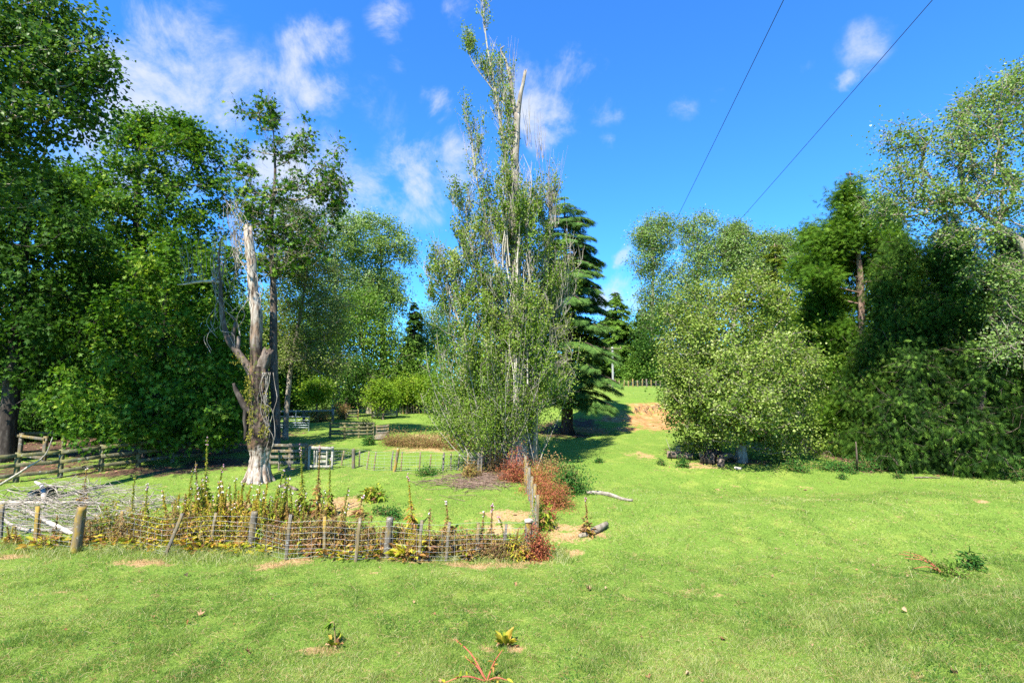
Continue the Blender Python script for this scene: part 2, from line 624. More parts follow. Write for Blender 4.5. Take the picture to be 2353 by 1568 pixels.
def mats():
    G = lambda *s: list(s)
    M['plane'] = leafmat('plane_leaf', G((0, (.024, .072, .007)), (.5, (.060, .145, .012)), (.82, (.115, .22, .022)), (1, (.22, .31, .04))), .32, .45, .35)
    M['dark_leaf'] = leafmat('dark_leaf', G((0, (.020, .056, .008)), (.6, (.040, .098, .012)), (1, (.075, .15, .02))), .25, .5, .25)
    M['big_poplar'] = leafmat('overhang_leaf', G((0, (.028, .070, .010)), (.6, (.052, .115, .015)), (1, (.10, .175, .03))), .30, .4, .45)
    M['pale'] = leafmat('pale_leaf', G((0, (.11, .17, .028)), (.6, (.185, .25, .055)), (1, (.30, .34, .12))), .3, .55, .25)
    M['silver'] = leafmat('silver_leaf', G((0, (.090, .165, .026)), (.5, (.155, .245, .052)), (.85, (.235, .325, .11)), (1, (.36, .42, .22))), .32, .5, .25)
    M['lombardy'] = leafmat('lombardy_leaf', G((0, (.065, .13, .012)), (.5, (.135, .22, .026)), (.85, (.22, .295, .05)), (1, (.31, .34, .10))), .34, .45, .35)
    M['syc'] = leafmat('round_tree_leaf', G((0, (.085, .145, .018)), (.5, (.165, .235, .036)), (.85, (.25, .315, .07)), (1, (.36, .40, .15))), .32, .5, .3)
    M['lime'] = leafmat('lime_leaf', G((0, (.085, .17, .012)), (.6, (.15, .25, .018)), (1, (.24, .31, .03))), .38, .5, .3)
    M['mid'] = leafmat('mid_leaf', G((0, (.055, .125, .015)), (.6, (.115, .21, .026)), (1, (.19, .29, .055))), .3, .5, .3)
    M['cedar'] = leafmat('cedar_needle', G((0, (.030, .075, .016)), (.5, (.075, .155, .032)), (1, (.15, .245, .055))), .18, .6, .2)
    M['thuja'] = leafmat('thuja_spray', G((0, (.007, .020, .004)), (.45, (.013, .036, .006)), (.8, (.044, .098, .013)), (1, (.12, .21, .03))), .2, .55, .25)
    M['cypress'] = leafmat('feathery_spray', G((0, (.042, .10, .009)), (.6, (.088, .18, .016)), (1, (.15, .25, .03))), .35, .55, .2)
    M['yellowcon'] = leafmat('yellow_spray', G((0, (.10, .15, .014)), (1, (.19, .23, .03))), .3, .55, .2)
    M['rust'] = leafmat('rust_spray', G((0, (.10, .05, .03)), (1, (.19, .10, .07))), .2, .7, .1)
    M['fox_g'] = leafmat('foxglove_green', G((0, (.075, .15, .02)), (.4, (.18, .26, .025)), (.75, (.36, .35, .04)), (.9, (.32, .18, .06)), (1, (.17, .09, .04))), .3, .6, .2)
    M['fox_y'] = leafmat('foxglove_yellow', G((0, (.13, .19, .02)), (.3, (.33, .33, .03)), (.62, (.50, .40, .05)), (.8, (.42, .22, .07)), (1, (.18, .09, .04))), .3, .6, .2)
    M['fox_b'] = leafmat('foxglove_brown', G((0, (.17, .19, .035)), (.3, (.32, .25, .06)), (.65, (.28, .15, .06)), (1, (.15, .08, .04))), .2, .7, .1)
    M['red'] = leafmat('red_leaf', G((0, (.12, .045, .025)), (.5, (.27, .085, .045)), (.8, (.40, .12, .06)), (1, (.34, .24, .06))), .3, .5, .3)
    M['rust_leaf'] = leafmat('rust_leaf', G((0, (.20, .20, .03)), (.35, (.30, .17, .05)), (.75, (.36, .13, .06)), (1, (.46, .12, .08))), .3, .5, .25)
    M['brownplant'] = leafmat('brown_plant', G((0, (.13, .16, .035)), (.3, (.27, .20, .07)), (.7, (.25, .14, .07)), (1, (.15, .085, .05))), .25, .7, .1)
    M['weed'] = leafmat('weed_leaf', G((0, (.025, .085, .016)), (.6, (.05, .14, .025)), (1, (.10, .21, .035))), .3, .5, .3)
    M['petal'] = leafmat('petal', G((0, (.55, .27, .40)), (.4, (.70, .52, .58)), (1, (.78, .74, .66))), .3, .6, .2, (1, 1, 1))
    M['dryleaf'] = leafmat('dry_leaf', G((0, (.24, .10, .04)), (.5, (.32, .18, .09)), (1, (.42, .29, .18))), .2, .75, .1, (1, 1, 1))
    M['grass'] = leafmat('grass_blade', G((0, (.042, .100, .016)), (.3, (.122, .205, .040)), (.75, (.238, .312, .066)), (.90, (.36, .39, .115)), (1, (.56, .52, .30))), .34, .55, .25, (1.15, 1.2, .6))
    M['straw'] = leafmat('straw_blade', G((0, (.27, .17, .07)), (.6, (.44, .30, .14)), (1, (.58, .46, .25))), .25, .7, .15, (1.1, 1, .8))
    M['litter'] = leafmat('litter', G((0, (.10, .05, .03)), (.6, (.22, .11, .07)), (1, (.38, .22, .15))), .1, .8, .1, (1, 1, 1))
    M['fern'] = leafmat('fern', G((0, (.09, .11, .02)), (.5, (.19, .19, .03)), (1, (.30, .25, .04))), .3, .6, .2)
    M['bark'] = barkmat('bark_brown', (.035, .025, .018), (.10, .075, .055), (.22, .18, .145))
    M['bark_pale'] = barkmat('bark_pale', (.10, .08, .06), (.24, .205, .16), (.40, .36, .295))
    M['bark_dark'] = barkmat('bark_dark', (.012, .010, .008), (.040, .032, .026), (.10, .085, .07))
    M['bark_cedar'] = barkmat('bark_cedar', (.020, .013, .010), (.060, .040, .032), (.15, .105, .085), 9, .35)
    M['bark_red'] = barkmat('bark_red', (.07, .045, .032), (.17, .115, .082), (.29, .21, .155))
    M['pop_twig'] = barkmat('poplar_twig', (.17, .145, .105), (.31, .275, .21), (.43, .39, .32))
    M['twig'] = barkmat('twig_grey', (.11, .09, .06), (.23, .195, .14), (.36, .32, .25))
    M['deadwood'] = barkmat('dead_wood', (.19, .155, .115), (.38, .335, .275), (.54, .49, .42), 5, .2)
    M['stick'] = barkmat('dry_stick', (.11, .09, .065), (.24, .21, .17), (.40, .36, .30), 5, .3)
    M['stem'] = barkmat('stem_dry', (.12, .10, .03), (.24, .18, .07), (.36, .26, .12), 9, .4)
    M['redstem'] = barkmat('stem_red', (.22, .05, .03), (.36, .10, .06), (.46, .18, .10), 9, .4)
    M['post'] = woodmat('post_wood', (.06, .052, .04), (.165, .148, .118), (.22, .15, .025), .5)
    M['post_gold'] = woodmat('post_lichen', (.10, .075, .04), (.18, .15, .10), (.25, .165, .03), .7)
    M['rail'] = woodmat('rail_wood', (.07, .066, .038), (.15, .14, .08), (.19, .17, .05), .5)
    M['whitewood'] = woodmat('white_wood', (.17, .16, .13), (.34, .32, .27), (.28, .26, .10), .3)
    M['concrete'] = woodmat('pole_concrete', (.20, .20, .18), (.30, .30, .28), (.24, .24, .19), .2)
    m, nt = newmat('fence_wire')
    p = finish(nt, (.42, .43, .43), .4, .4)
    p.inputs['Metallic'].default_value = .3
    M['wire'] = m
    m, nt = newmat('cable_dark')
    finish(nt, (.05, .055, .06), .5, .3)
    M['cable'] = m
    m, nt = newmat('gate_steel')
    p = finish(nt, mixc(nt, noise(nt, objco(nt), 8), (.22, .26, .28), (.40, .45, .47)), .45, .5)
    p.inputs['Metallic'].default_value = .5
    M['steel'] = m
    m, nt = newmat('porcelain')
    finish(nt, (.35, .22, .14), .3, .5)
    M['porcelain'] = m
    m, nt = newmat('cut_end')
    finish(nt, ramp(nt, noise(nt, objco(nt, 1, 6, 1), 8, 3), [(.3, (.40, .26, .14)), (.7, (.62, .46, .28))]), .85, .1)
    M['cut'] = m
    # dead trunk: bleached wood with dark bark and moss left on it in bands
    m, nt = newmat('stump_wood')
    n1 = noise(nt, objco(nt, 1, 1, .16), 9, 6, .65, .3)
    n2 = noise(nt, objco(nt), 1.3, 5, .6)
    pale = ramp(nt, n1, [(.36, (.045, .03, .02)), (.43, (.20, .15, .11)), (.53, (.33, .285, .23)), (.7, (.45, .41, .35))])
    darkb = ramp(nt, n1, [(.38, (.008, .006, .005)), (.5, (.038, .028, .02)), (.62, (.085, .062, .045)), (.75, (.19, .15, .115))])
    tc = nt.nodes.new('ShaderNodeTexCoord')
    sx = nt.nodes.new('ShaderNodeSeparateXYZ')
    nt.links.new(tc.outputs['Object'], sx.inputs[0])
    zz = mth(nt, 'ADD', sx.outputs['Z'], mth(nt, 'MULTIPLY', mth(nt, 'SUBTRACT', n2, .5), 3.2))
    bark_f = mth(nt, 'MULTIPLY', mrange(nt, zz, 1.15, 1.5), mrange(nt, zz, 7.6, 5.2))
    c = mixc(nt, bark_f, pale, darkb)
    n3 = noise(nt, objco(nt, 1, 1, .5), 2.5, 4)
    c = mixc(nt, mth(nt, 'MULTIPLY', mrange(nt, n3, .56, .64), .55), c, mixc(nt, n1, (.10, .05, .025), (.32, .20, .12)))
    n4 = noise(nt, objco(nt), 6, 4)
    c = mixc(nt, mth(nt, 'MULTIPLY', mrange(nt, n4, .55, .65), bark_f), c, (.075, .085, .022))
    finish(nt, c, .9, .1, n1, .9, .04)
    M['stump'] = m
    # ground
    m, nt = newmat('pasture')
    co = objco(nt)
    big = noise(nt, co, .16, 4, .6)
    med = noise(nt, co, 1.1, 5, .65)
    fin = noise(nt, co, 16, 5, .75)
    gr = ramp(nt, fin, [(.25, (.046, .095, .012)), (.5, (.115, .185, .028)), (.75, (.205, .28, .050))])
    yl = ramp(nt, fin, [(.25, (.095, .14, .018)), (.5, (.20, .25, .042)), (.75, (.34, .345, .11))])
    c = mixc(nt, mth(nt, 'MULTIPLY', mrange(nt, med, .45, .68), mrange(nt, big, .35, .65, .35, .95)), gr, yl)
    st = ramp(nt, fin, [(.25, (.16, .095, .045)), (.5, (.34, .215, .10)), (.75, (.50, .36, .19))])
    cl = ramp(nt, noise(nt, co, 2.3, 7, .7), [(.3, (.13, .065, .025)), (.5, (.30, .165, .065)), (.7, (.42, .27, .13))])
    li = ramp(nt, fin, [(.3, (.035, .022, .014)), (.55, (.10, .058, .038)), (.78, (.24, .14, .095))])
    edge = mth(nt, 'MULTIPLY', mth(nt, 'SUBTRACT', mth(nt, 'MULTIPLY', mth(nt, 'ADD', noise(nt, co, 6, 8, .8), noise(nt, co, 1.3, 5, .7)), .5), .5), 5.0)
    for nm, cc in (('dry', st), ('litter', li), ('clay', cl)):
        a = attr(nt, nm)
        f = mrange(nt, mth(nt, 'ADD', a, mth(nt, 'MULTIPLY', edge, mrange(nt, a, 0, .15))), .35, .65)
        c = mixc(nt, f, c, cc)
    finish(nt, c, .95, .05, fin, .8, .05)
    M['ground'] = m


mats()

# ------------------------------------------------------------------ ground
PATCH = {'dry': [], 'litter': [], 'clay': []}


def patch(kind, px, py, rx, ry, w=1.0):
    c, a, b = g(px, py), g(px, py - ry), g(px, py + ry)
    PATCH[kind].append((c[0], c[1], rx * c[1] / F, max((a[1] - b[1]) / 2, .15), w))


for k_ in [(1297, 1221, 60, 24), (1304, 1273, 44, 12), (640, 1294, 70, 12), (330, 1292, 80, 12), (1110, 1298, 110, 10), (1235, 1292, 60, 8), (730, 1497, 60, 12), (1118, 1490, 24, 10), (1190, 1492, 24, 9),
           (800, 1155, 55, 22), (790, 1180, 36, 14), (1170, 1185, 70, 16), (1150, 1218, 60, 13), (520, 1160, 80, 14), (1380, 1227, 40, 9), (2255, 1152, 16, 5), (30, 1278, 50, 8), (930, 1287, 90, 6)]:
    patch('dry', *k_, .78)
for k_ in [(1000, 1030, 130, 9), (1470, 1045, 40, 9), (1100, 1105, 70, 14), (1600, 1068, 75, 9), (700, 1020, 60, 10), (1010, 1010, 110, 20)]:
    patch('dry', *k_, .62)
for k_ in [(1355, 988, 50, 9), (1410, 962, 46, 9), (1470, 968, 50, 14), (1500, 975, 50, 18), (1440, 985, 40, 6)]:
    patch('clay', *k_, .9)
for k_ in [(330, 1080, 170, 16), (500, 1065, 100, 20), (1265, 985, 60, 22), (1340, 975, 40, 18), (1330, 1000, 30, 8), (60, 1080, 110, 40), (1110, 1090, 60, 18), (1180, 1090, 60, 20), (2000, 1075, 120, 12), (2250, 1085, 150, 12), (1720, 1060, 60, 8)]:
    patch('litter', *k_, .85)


def pmask(kind, x, y):
    m = np.zeros_like(x)
    for (cx, cy, rx, ry, w) in PATCH[kind]:
        d = np.sqrt(((x - cx) / rx) ** 2 + ((y - cy) / ry) ** 2)
        m = np.maximum(m, w * (1 - smooth(.2, 1.45, d)))
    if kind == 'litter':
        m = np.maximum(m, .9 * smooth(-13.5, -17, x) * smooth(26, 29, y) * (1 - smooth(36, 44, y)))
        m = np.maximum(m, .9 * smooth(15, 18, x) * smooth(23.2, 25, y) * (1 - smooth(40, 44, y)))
    if kind == 'clay':
        m = np.maximum(m, .8 * bank_mask(x, y))
    if kind == 'dry':
        m = np.maximum(m, .15 * smooth(.66, .85, vnoise(x, y, .9, 8)) * (1 - smooth(30, 60, y)))
    return m


def build_ground():
    ang = np.concatenate([np.linspace(-math.pi, -1.15, 40, endpoint=False), np.linspace(-1.15, 1.15, 760, endpoint=False), np.linspace(1.15, math.pi, 40, endpoint=False)])
    rad = np.concatenate([[.01, .8, 1.6, 2.4], np.exp(np.linspace(math.log(3.2), math.log(700), 430))])
    A, R = np.meshgrid(ang, rad)
    X, Y = np.sin(A) * R, np.cos(A) * R
    Z = gz(X, Y)
    n, m = A.shape
    idx = np.arange(n * m).reshape(n, m)
    a, b = idx[:-1], idx[1:]
    q = np.stack([a, np.roll(a, -1, 1), np.roll(b, -1, 1), b], -1).reshape(-1, 4)
    mb = MB()
    mb.add(np.stack([X, Y, Z], -1).reshape(-1, 3), None, q[:, ::-1])
    o = mb.build('ground', M['ground'], None, True)
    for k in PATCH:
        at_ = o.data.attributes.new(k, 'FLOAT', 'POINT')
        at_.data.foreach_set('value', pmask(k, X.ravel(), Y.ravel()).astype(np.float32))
    o['kind'] = 'structure'
    o['label'] = 'sloping green pasture with straw patches and a worn clay bank on the hill'


build_ground()


def scatter_ground(n, seed, ymin=7.0, ymax=46, power=1.9):
    """points on the ground, thinning with distance so that they are about even over the picture"""
    r = rng_(seed)
    u = r.random(n)
    p = power - 1
    Y = (ymin ** -p + u * (ymax ** -p - ymin ** -p)) ** (-1 / p)
    X = (r.random(n) * 2 - 1) * 1.12 * Y
    return X, Y


def build_grass():
    X, Y = scatter_ground(900000, 5, 6.6, 62, 1.9)
    r = rng_(6)
    n = len(X)
    Z = gz(X, Y)
    dry = pmask('dry', X, Y)
    lit = pmask('litter', X, Y)
    clay = pmask('clay', X, Y)
    tuft = vnoise(X, Y, .45, 11) * .6 + vnoise(X, Y, .16, 12) * .4
    pat = vnoise(X, Y, 5.5, 16) * .35 + vnoise(X, Y, 1.9, 13) * .35 + vnoise(X, Y, .6, 14) * .3
    keep = (r.random(n) > lit * .97) & (r.random(n) > clay * .98) & (r.random(n) < .55 + .6 * tuft)
    X, Y, Z, dry, tuft, pat = (v[keep] for v in (X, Y, Z, dry, tuft, pat))
    n = len(X)
    knoll = np.exp(-((X - 8) / 4) ** 2 - ((Y - 8.3) / 2.2) ** 2)
    h = (.026 + .095 * np.clip(tuft - .3, 0, 1) * (.4 + 1.1 * r.random(n))) * (.65 + .8 * r.random(n)) * (1 + .8 * knoll) * (1 - .45 * smooth(14, 30, Y))
    az = r.random(n) * 6.28
    lean = .25 + .75 * r.random(n)
    D = np.stack([np.cos(az) * lean + .15, np.sin(az) * lean, np.ones(n) * .8], -1)
    w = np.maximum(.0045 + .003 * r.random(n), Y / 512 * .33)
    D = nrm(D)
    S = nrm(np.cross(D, nrm(r.normal(size=(n, 3)))))
    P = np.stack([X, Y, Z - .006], -1)
    L = h[:, None] * 1.35
    V = np.stack([P - S * w[:, None] * .5, P + S * w[:, None] * .5, P + D * L + np.array([0, 0, -.25]) * L * lean[:, None] * .5], 1)
    isdry = (dry > .04) & ((dry * (.45 + .8 * r.random(n)) + .55 * (vnoise(X, Y, .22, 21) - .5) + .5 * (vnoise(X, Y, .8, 22) - .5)) > .44)
    dead = r.random(n) < (.07 + .20 * smooth(.45, .7, pat))
    rnd = np.clip(.10 + .70 * r.random(n) + 1.1 * (pat - .5) + .10 * smooth(9, 15, Y) - .12 * knoll, 0, .88)
    rnd = np.where(dead, .9 + .1 * r.random(n), rnd)
    for sel, nm, mt, lab in ((~isdry, 'grass', M['grass'], 'short green pasture grass with pale dead blades'), (isdry, 'dry_grass', M['straw'], 'bleached straw-coloured dead grass in patches by the fence')):
        mb = MB()
        k = sel.sum()
        rr = rnd[sel] if nm == 'grass' else r.random(k)
        mb.add(V[sel].reshape(-1, 3), np.arange(k * 3).reshape(-1, 3), None, np.repeat(rr, 3))
        o = mb.build(nm, mt)
        o['kind'] = 'stuff'
        o['label'] = lab
    # long pale dead stems lying in the grass
    X, Y = scatter_ground(11000, 15, 6.8, 26, 2.1)
    ok = pmask('dry', X, Y) < .5
    X, Y = X[ok], Y[ok]
    n = len(X)
    a = r.random(n) * 6.28
    L = .06 + .16 * r.random(n) ** 2
    t = np.linspace(0, 1, 4)
    bend = (r.random(n) - .5) * 1.6
    P = np.zeros((n, 4, 3))
    for i, tt in enumerate(t):
        aa = a + bend * tt
        P[:, i, 0] = X + np.cos(aa) * L * tt
        P[:, i, 1] = Y + np.sin(aa) * L * tt
        P[:, i, 2] = gz(P[:, i, 0], P[:, i, 1]) + .025 + .05 * math.sin(tt * 3.1) * r.random(n)
    mb = MB()
    tubes(mb, P, np.repeat(np.maximum(.0018, Y / 512 * .11)[:, None], 4, 1), 3, r.random(n))
    o = mb.build('dead_grass_stems', M['straw'])
    o['kind'] = 'stuff'
    o['label'] = 'thin pale dead grass stems lying over the pasture'


build_grass()


def long_grass():
    r = rng_(17)
    n = 60000
    t = r.random(n)
    X = -15.5 + 17 * t
    Y = 13.85 + .012 * 0 + r.normal(size=n) * .32
    m = n // 3
    X[:m] = 7.5 + r.normal(size=m) * 2.6
    Y[:m] = 8.6 + r.normal(size=m) * 1.2
    k = (vnoise(X, Y, .5, 31) + .35 * r.random(n)) > .62
    X, Y = X[k], Y[k]
    n = len(X)
    far = Y > 11
    H = np.where(far, .08 + .28 * r.random(n) ** 2, .05 + .11 * r.random(n) ** 2)
    a = r.random(n) * 6.28
    lean = .15 + .75 * r.random(n)
    b = np.stack([X, Y, gz(X, Y) - .01], -1)
    d = np.stack([np.cos(a) * lean, np.sin(a) * lean, np.ones(n)], -1)
    s_ = nrm(np.cross(d, r.normal(size=(n, 3)))) * (np.maximum(.004, Y / 512 * .22) * .5)[:, None]
    mid = b + d * H[:, None] * .55
    tip = mid + (d * [1.6, 1.6, .35]) * H[:, None] * .5
    V = np.stack([b - s_, b + s_, mid - s_ * .8, mid + s_ * .8, tip], 1)
    F3 = (np.array([(0, 1, 3), (0, 3, 2), (2, 3, 4)])[None] + (np.arange(n) * 5)[:, None, None]).reshape(-1, 3)
    mb = MB()
    rr = np.clip(np.where(far, .35 + .75 * r.random(n), .05 + .7 * r.random(n) ** 1.2), 0, 1)
    mb.add(V.reshape(-1, 3), F3, None, np.repeat(rr, 5))
    o = mb.build('long_grass', M['grass'])
    o['kind'] = 'stuff'
    o['label'] = 'longer tufted grass along the fence foot and on the knoll'


    X, Y = scatter_ground(46000, 18, 6.8, 26, 1.9)
    k = vnoise(X, Y, 1.3, 33) * .6 + vnoise(X, Y, .35, 34) * .4 > .62
    X, Y = X[k], Y[k]
    n = len(X)
    mb = MB()
    leaves(mb, np.stack([X, Y, gz(X, Y) + .02 + .02 * r.random(n)], -1), r.normal(size=(n, 3)) * [1, 1, .2], r.normal(size=(n, 3)) * .35 + [0, 0, 1], np.maximum(.022, Y / 512 * .8) * (.8 + .6 * r.random(n)), T_ROUND, r.random(n))
    o = mb.build('clover_leaves', M['weed'])
    o['kind'] = 'stuff'
    o['label'] = 'small dark clover and weed leaves in patches through the grass'


long_grass()


# ------------------------------------------------------------------ trees
def fit(px, py, Y):
    return at(px, py, Y)


def crown_points(blobs, Y, n, r, zmin=None):
    """clump centres filling the blobs given as (px, py, rx, ry[, dY]) in the picture plane at depth Y"""
    vol = np.array([b[2] * b[3] for b in blobs], float) ** .9
    ks = r.choice(len(blobs), n, p=vol / vol.sum())
    out = []
    for k in ks:
        b = blobs[k]
        yy = Y + (b[4] if len(b) > 4 else 0)
        c = at(b[0], b[1], yy)
        rx, rz = b[2] * yy / F, b[3] * yy / F
        ry = min(max((rx + rz) / 2, .4), 4.5)
        d = nrm(r.normal(size=3))
        q = d * r.random() ** (1 / 2.6)
        out.append(c + q * np.array([rx, ry, rz]))
    P = np.array(out)
    gzv = gz(P[:, 0], P[:, 1]) + (zmin if zmin is not None else .5)
    P[:, 2] = np.maximum(P[:, 2], gzv + r.random(len(P)) * .3)
    return P


def limbs(mb, trunk, C, r, r0, rtip=.012, up=.18, sides=5, tmax=.98, pexp=.45):
    """join every clump centre to the trunk through branches that fork; trunk rows x,y,z,r"""
    S = spline(trunk, 26)
    i0 = 5
    node = [S[i, :3] for i in range(i0, 26)]
    par = [i - 1 for i in range(len(node))]
    plen = [(i) * .25 for i in range(len(node))]
    ntr = len(node)
    order = np.argsort(np.min(np.linalg.norm(C[:, None] - S[None, i0:, :3], axis=2), axis=1))
    chains = []
    NA = np.array(node)
    PL = np.array(plen)
    for j in order:
        c = C[j]
        dv = c - NA
        d = np.linalg.norm(dv, axis=1)
        cost = d + .28 * PL + 1.1 * np.maximum(0, -dv[:, 2] + .1 * d)
        k = int(np.argmin(cost))
        a = NA[k]
        L = d[k]
        mid = (a + c) / 2 + r.normal(size=3) * .09 * L + np.array([0, 0, -up * .3 * L]) + (np.array([c[0] - a[0], c[1] - a[1], 0])) * .05
        ts = np.linspace(0, 1, 5)[1:]
        pts = [(1 - t) ** 2 * a + 2 * t * (1 - t) * mid + t * t * c for t in ts]
        prev = k
        ids = [k]
        base = len(NA)
        NA = np.concatenate([NA, np.array(pts)])
        PL = np.concatenate([PL, PL[k] + L * ts])
        for q in range(4):
            par.append(prev)
            prev = base + q
            ids.append(prev)
        chains.append(ids)
    cnt = np.zeros(len(NA))
    for ids in chains:
        cnt[ids[-1]] += 1
    for i in range(len(NA) - 1, ntr - 1, -1):
        cnt[par[i]] += cnt[i]
    rad = rtip * np.maximum(cnt, 1) ** pexp
    rad = np.minimum(rad, r0 * .6)
    P = np.array([[NA[i] for i in ids] for ids in chains])
    R = np.array([[min(rad[i], rad[ids[1]] * 1.15) if n_ == 0 else rad[i] for n_, i in enumerate(ids)] for ids in chains])
    tubes(mb, P, R, sides, r.random(len(P)))
    return NA


def clump_leaves(mb, C, r, per, spread, size, tmpl, ctr=None, up=.55, droop=.35, flat=.75, rb=None, cv=.25, wind=0.0):
    n = len(C) * per
    idx = np.repeat(np.arange(len(C)), per)
    sp = np.repeat(spread * (.6 + .8 * r.random(len(C))), per)
    off = r.normal(size=(n, 3)) * sp[:, None] * np.array([1, 1, flat]) * .62
    P = C[idx] + off
    P[:, 2] = np.maximum(P[:, 2], gz(P[:, 0], P[:, 1]) + .06)
    out = nrm(P - (ctr if ctr is not None else C.mean(0)))
    cn = r.normal(size=(len(C), 3)) * .55
    Nn = nrm(np.array([0, 0, up]) + .55 * out + np.repeat(cn, per, 0) + r.normal(size=(n, 3)) * .38)
    D = nrm(off * .8 / np.maximum(sp[:, None], .01) + r.normal(size=(n, 3)) * .7 + np.array([wind, 0, -droop]))
    rr = np.clip(.5 + cv * r.normal(size=n) + np.repeat(.16 * r.normal(size=len(C)), per), 0, 1)
    leaves(mb, P, D, Nn, size * (.65 + .6 * r.random(n)), tmpl, rr)
    return P


def twigs(mb, C, r, per, length, rad, up=.2):
    n = len(C) * per
    a = np.repeat(C, per, 0)
    d = nrm(r.normal(size=(n, 3)) + np.array([0, 0, up]))
    L = length * (.4 + .8 * r.random(n))[:, None]
    m = a + d * L * .5 + r.normal(size=(n, 3)) * L * .12
    e = a + d * L + np.array([0, 0, -.08]) * L
    tubes(mb, np.stack([a, m, e], 1), np.stack([np.full(n, rad), np.full(n, rad * .8), np.full(n, rad * .4)], 1), 3, r.random(n))


def broadleaf(name, label, px, Y, r0, blobs, n, per, size, leaf, bark, tmpl=T_OVAL, spread=.55, group=None, seed=1, ttop=None, cat='tree', tw=2, twl=.6, twr=.007, zmin=None, droop=.35, cv=.25,
              trunk=None, rtip=.012, twmat=None, flat=.75, up=.55):
    r = rng_(seed)
    b = onground(px, Y)
    C = crown_points(blobs, Y, n, r, zmin)
    ctr = C.mean(0)
    top = np.array([ctr[0], ctr[1], np.quantile(C[:, 2], .85)]) if ttop is None else at(ttop[0], ttop[1], Y)
    if trunk is None:
        mid1 = b + (top - b) * .35 + r.normal(size=3) * .02 * (top[2] - b[2]) * np.array([1, 1, 0])
        mid1[:2] = b[:2] * .75 + mid1[:2] * .25
        mid2 = b + (top - b) * .7
        tr = [(*(b + [0, 0, -.15]), r0 * 1.35), (*(b + [0, 0, .5]), r0), (*mid1, r0 * .82), (*mid2, r0 * .5), (*top, r0 * .16)]
    else:
        tr = [(*(b + [0, 0, -.15]), r0 * 1.35), (*(b + [0, 0, .6]), r0)] + [(*at(q[0], q[1], Y), q[2]) for q in trunk]
    t = thing(name, label, cat, b, group)
    tb = MB()
    rough_tube(tb, tr, 34, 14, .07, seed, .05)
    tb.build('trunk', M[bark], t)
    lb = MB()
    limbs(lb, tr, C, r, r0, rtip)
    if tw:
        twigs(lb, C, r, tw, twl, twr)
    lb.build('branches', M[twmat or bark], t)
    cb = MB()
    clump_leaves(cb, C, r, per, spread, size, tmpl, ctr, up, droop, flat, None, cv)
    cb.build('crown', M[leaf], t)
    return t


def conifer(name, label, px, Y, ytop, r0, halfw, seed, leaf, bark, base_h=.8, nb=90, per=26, size=.4, tmpl=T_SPRAY, droop=.35, rise=.1, group=None, shape=1.0, lat=.32, hang=.5, ztop=None, bw=.02, asym=None, pads=False):
    """a conifer: trunk with whorled branches carrying flat sprays; halfw in picture units, ytop the picture height of its tip"""
    r = rng_(seed)
    b = onground(px, Y)
    H = at(px, ytop, Y)[2] - b[2]
    W = halfw * Y / F
    t = thing(name, label, 'tree', b, group)
    tb = MB()
    rough_tube(tb, [(*(b + [0, 0, -.1]), r0 * 1.4), (*(b + [0, 0, .5]), r0), (*(b + [0, 0, H * .5]), r0 * .6), (*(b + [r.normal() * .1, 0, H * .99]), .02)], 30, 12, .08, seed, .03)
    tb.build('trunk', M[bark], t)
    hs = base_h + (H - base_h) * (np.sort(r.random(nb)) if not pads else np.repeat(np.linspace(0, .985, nb // 7 + 1), 7)[:nb] + r.normal(size=nb) * .006)
    hs = np.clip(hs, base_h * .8, H * .985)
    f = np.clip((hs - base_h) / (H - base_h), 0, 1)
    L = W * (1 - f) ** (.75 * shape) * (.72 + .4 * r.random(nb)) + .12
    L *= np.where(f < .1, .85, 1)
    az = r.random(nb) * 6.28
    if asym is not None:
        L *= 1 + asym * np.cos(az)
    k = 6
    s = np.linspace(0, 1, k)
    P = np.zeros((nb, k, 3))
    ca, sa = np.cos(az), np.sin(az)
    for i, ss in enumerate(s):
        P[:, i, 0] = b[0] + ca * L * ss
        P[:, i, 1] = b[1] + sa * L * ss
        P[:, i, 2] = b[2] + hs + (rise * ss - droop * ss * ss) * L
    P[:, :, 2] = np.maximum(P[:, :, 2], gz(P[:, :, 0], P[:, :, 1]) + .15)
    lb = MB()
    tubes(lb, P, np.maximum(np.outer(np.minimum(bw * (L + .5), r0 * .45), np.linspace(1, .15, k)), .006), 4, r.random(nb))
    lb.build('branches', M[bark], t)
    cb = MB()
    npb = np.maximum((per * (L / L.mean()) ** 1.2).astype(int), 5)
    idx = np.repeat(np.arange(nb), npb)
    n = len(idx)
    ss = .18 + .82 * r.random(n) ** .75
    side = np.where(r.random(n) < .5, -1, 1) * r.random(n) ** .8
    wid = lat * L[idx] * (1.15 - ss) * side
    j = np.minimum((ss * (k - 1)).astype(int), k - 2)
    fr = ss * (k - 1) - j
    base = P[idx, j] * (1 - fr)[:, None] + P[idx, j + 1] * fr[:, None]
    lx, ly = -sa[idx], ca[idx]
    base[:, 0] += lx * wid
    base[:, 1] += ly * wid
    base[:, 2] -= np.abs(wid) * .22 + r.random(n) * .06
    base[:, 2] = np.maximum(base[:, 2], gz(base[:, 0], base[:, 1]) + .1)
    D = np.stack([ca[idx] + lx * side * .9, sa[idx] + ly * side * .9, np.full(n, -hang)], -1) + r.normal(size=(n, 3)) * .25
    Nn = nrm(np.array([0, 0, 1.]) + r.normal(size=(n, 3)) * .35 + .3 * np.stack([ca[idx], sa[idx], np.zeros(n)], -1))
    rr = np.clip(.45 + .22 * r.normal(size=n) + .25 * (ss - .6), 0, 1)
    leaves(cb, base, D, Nn, size * (.6 + .7 * r.random(n)) * np.where(f[idx] > .93, .6, 1), tmpl, rr)
    cb.build('crown', M[leaf], t)
    return t


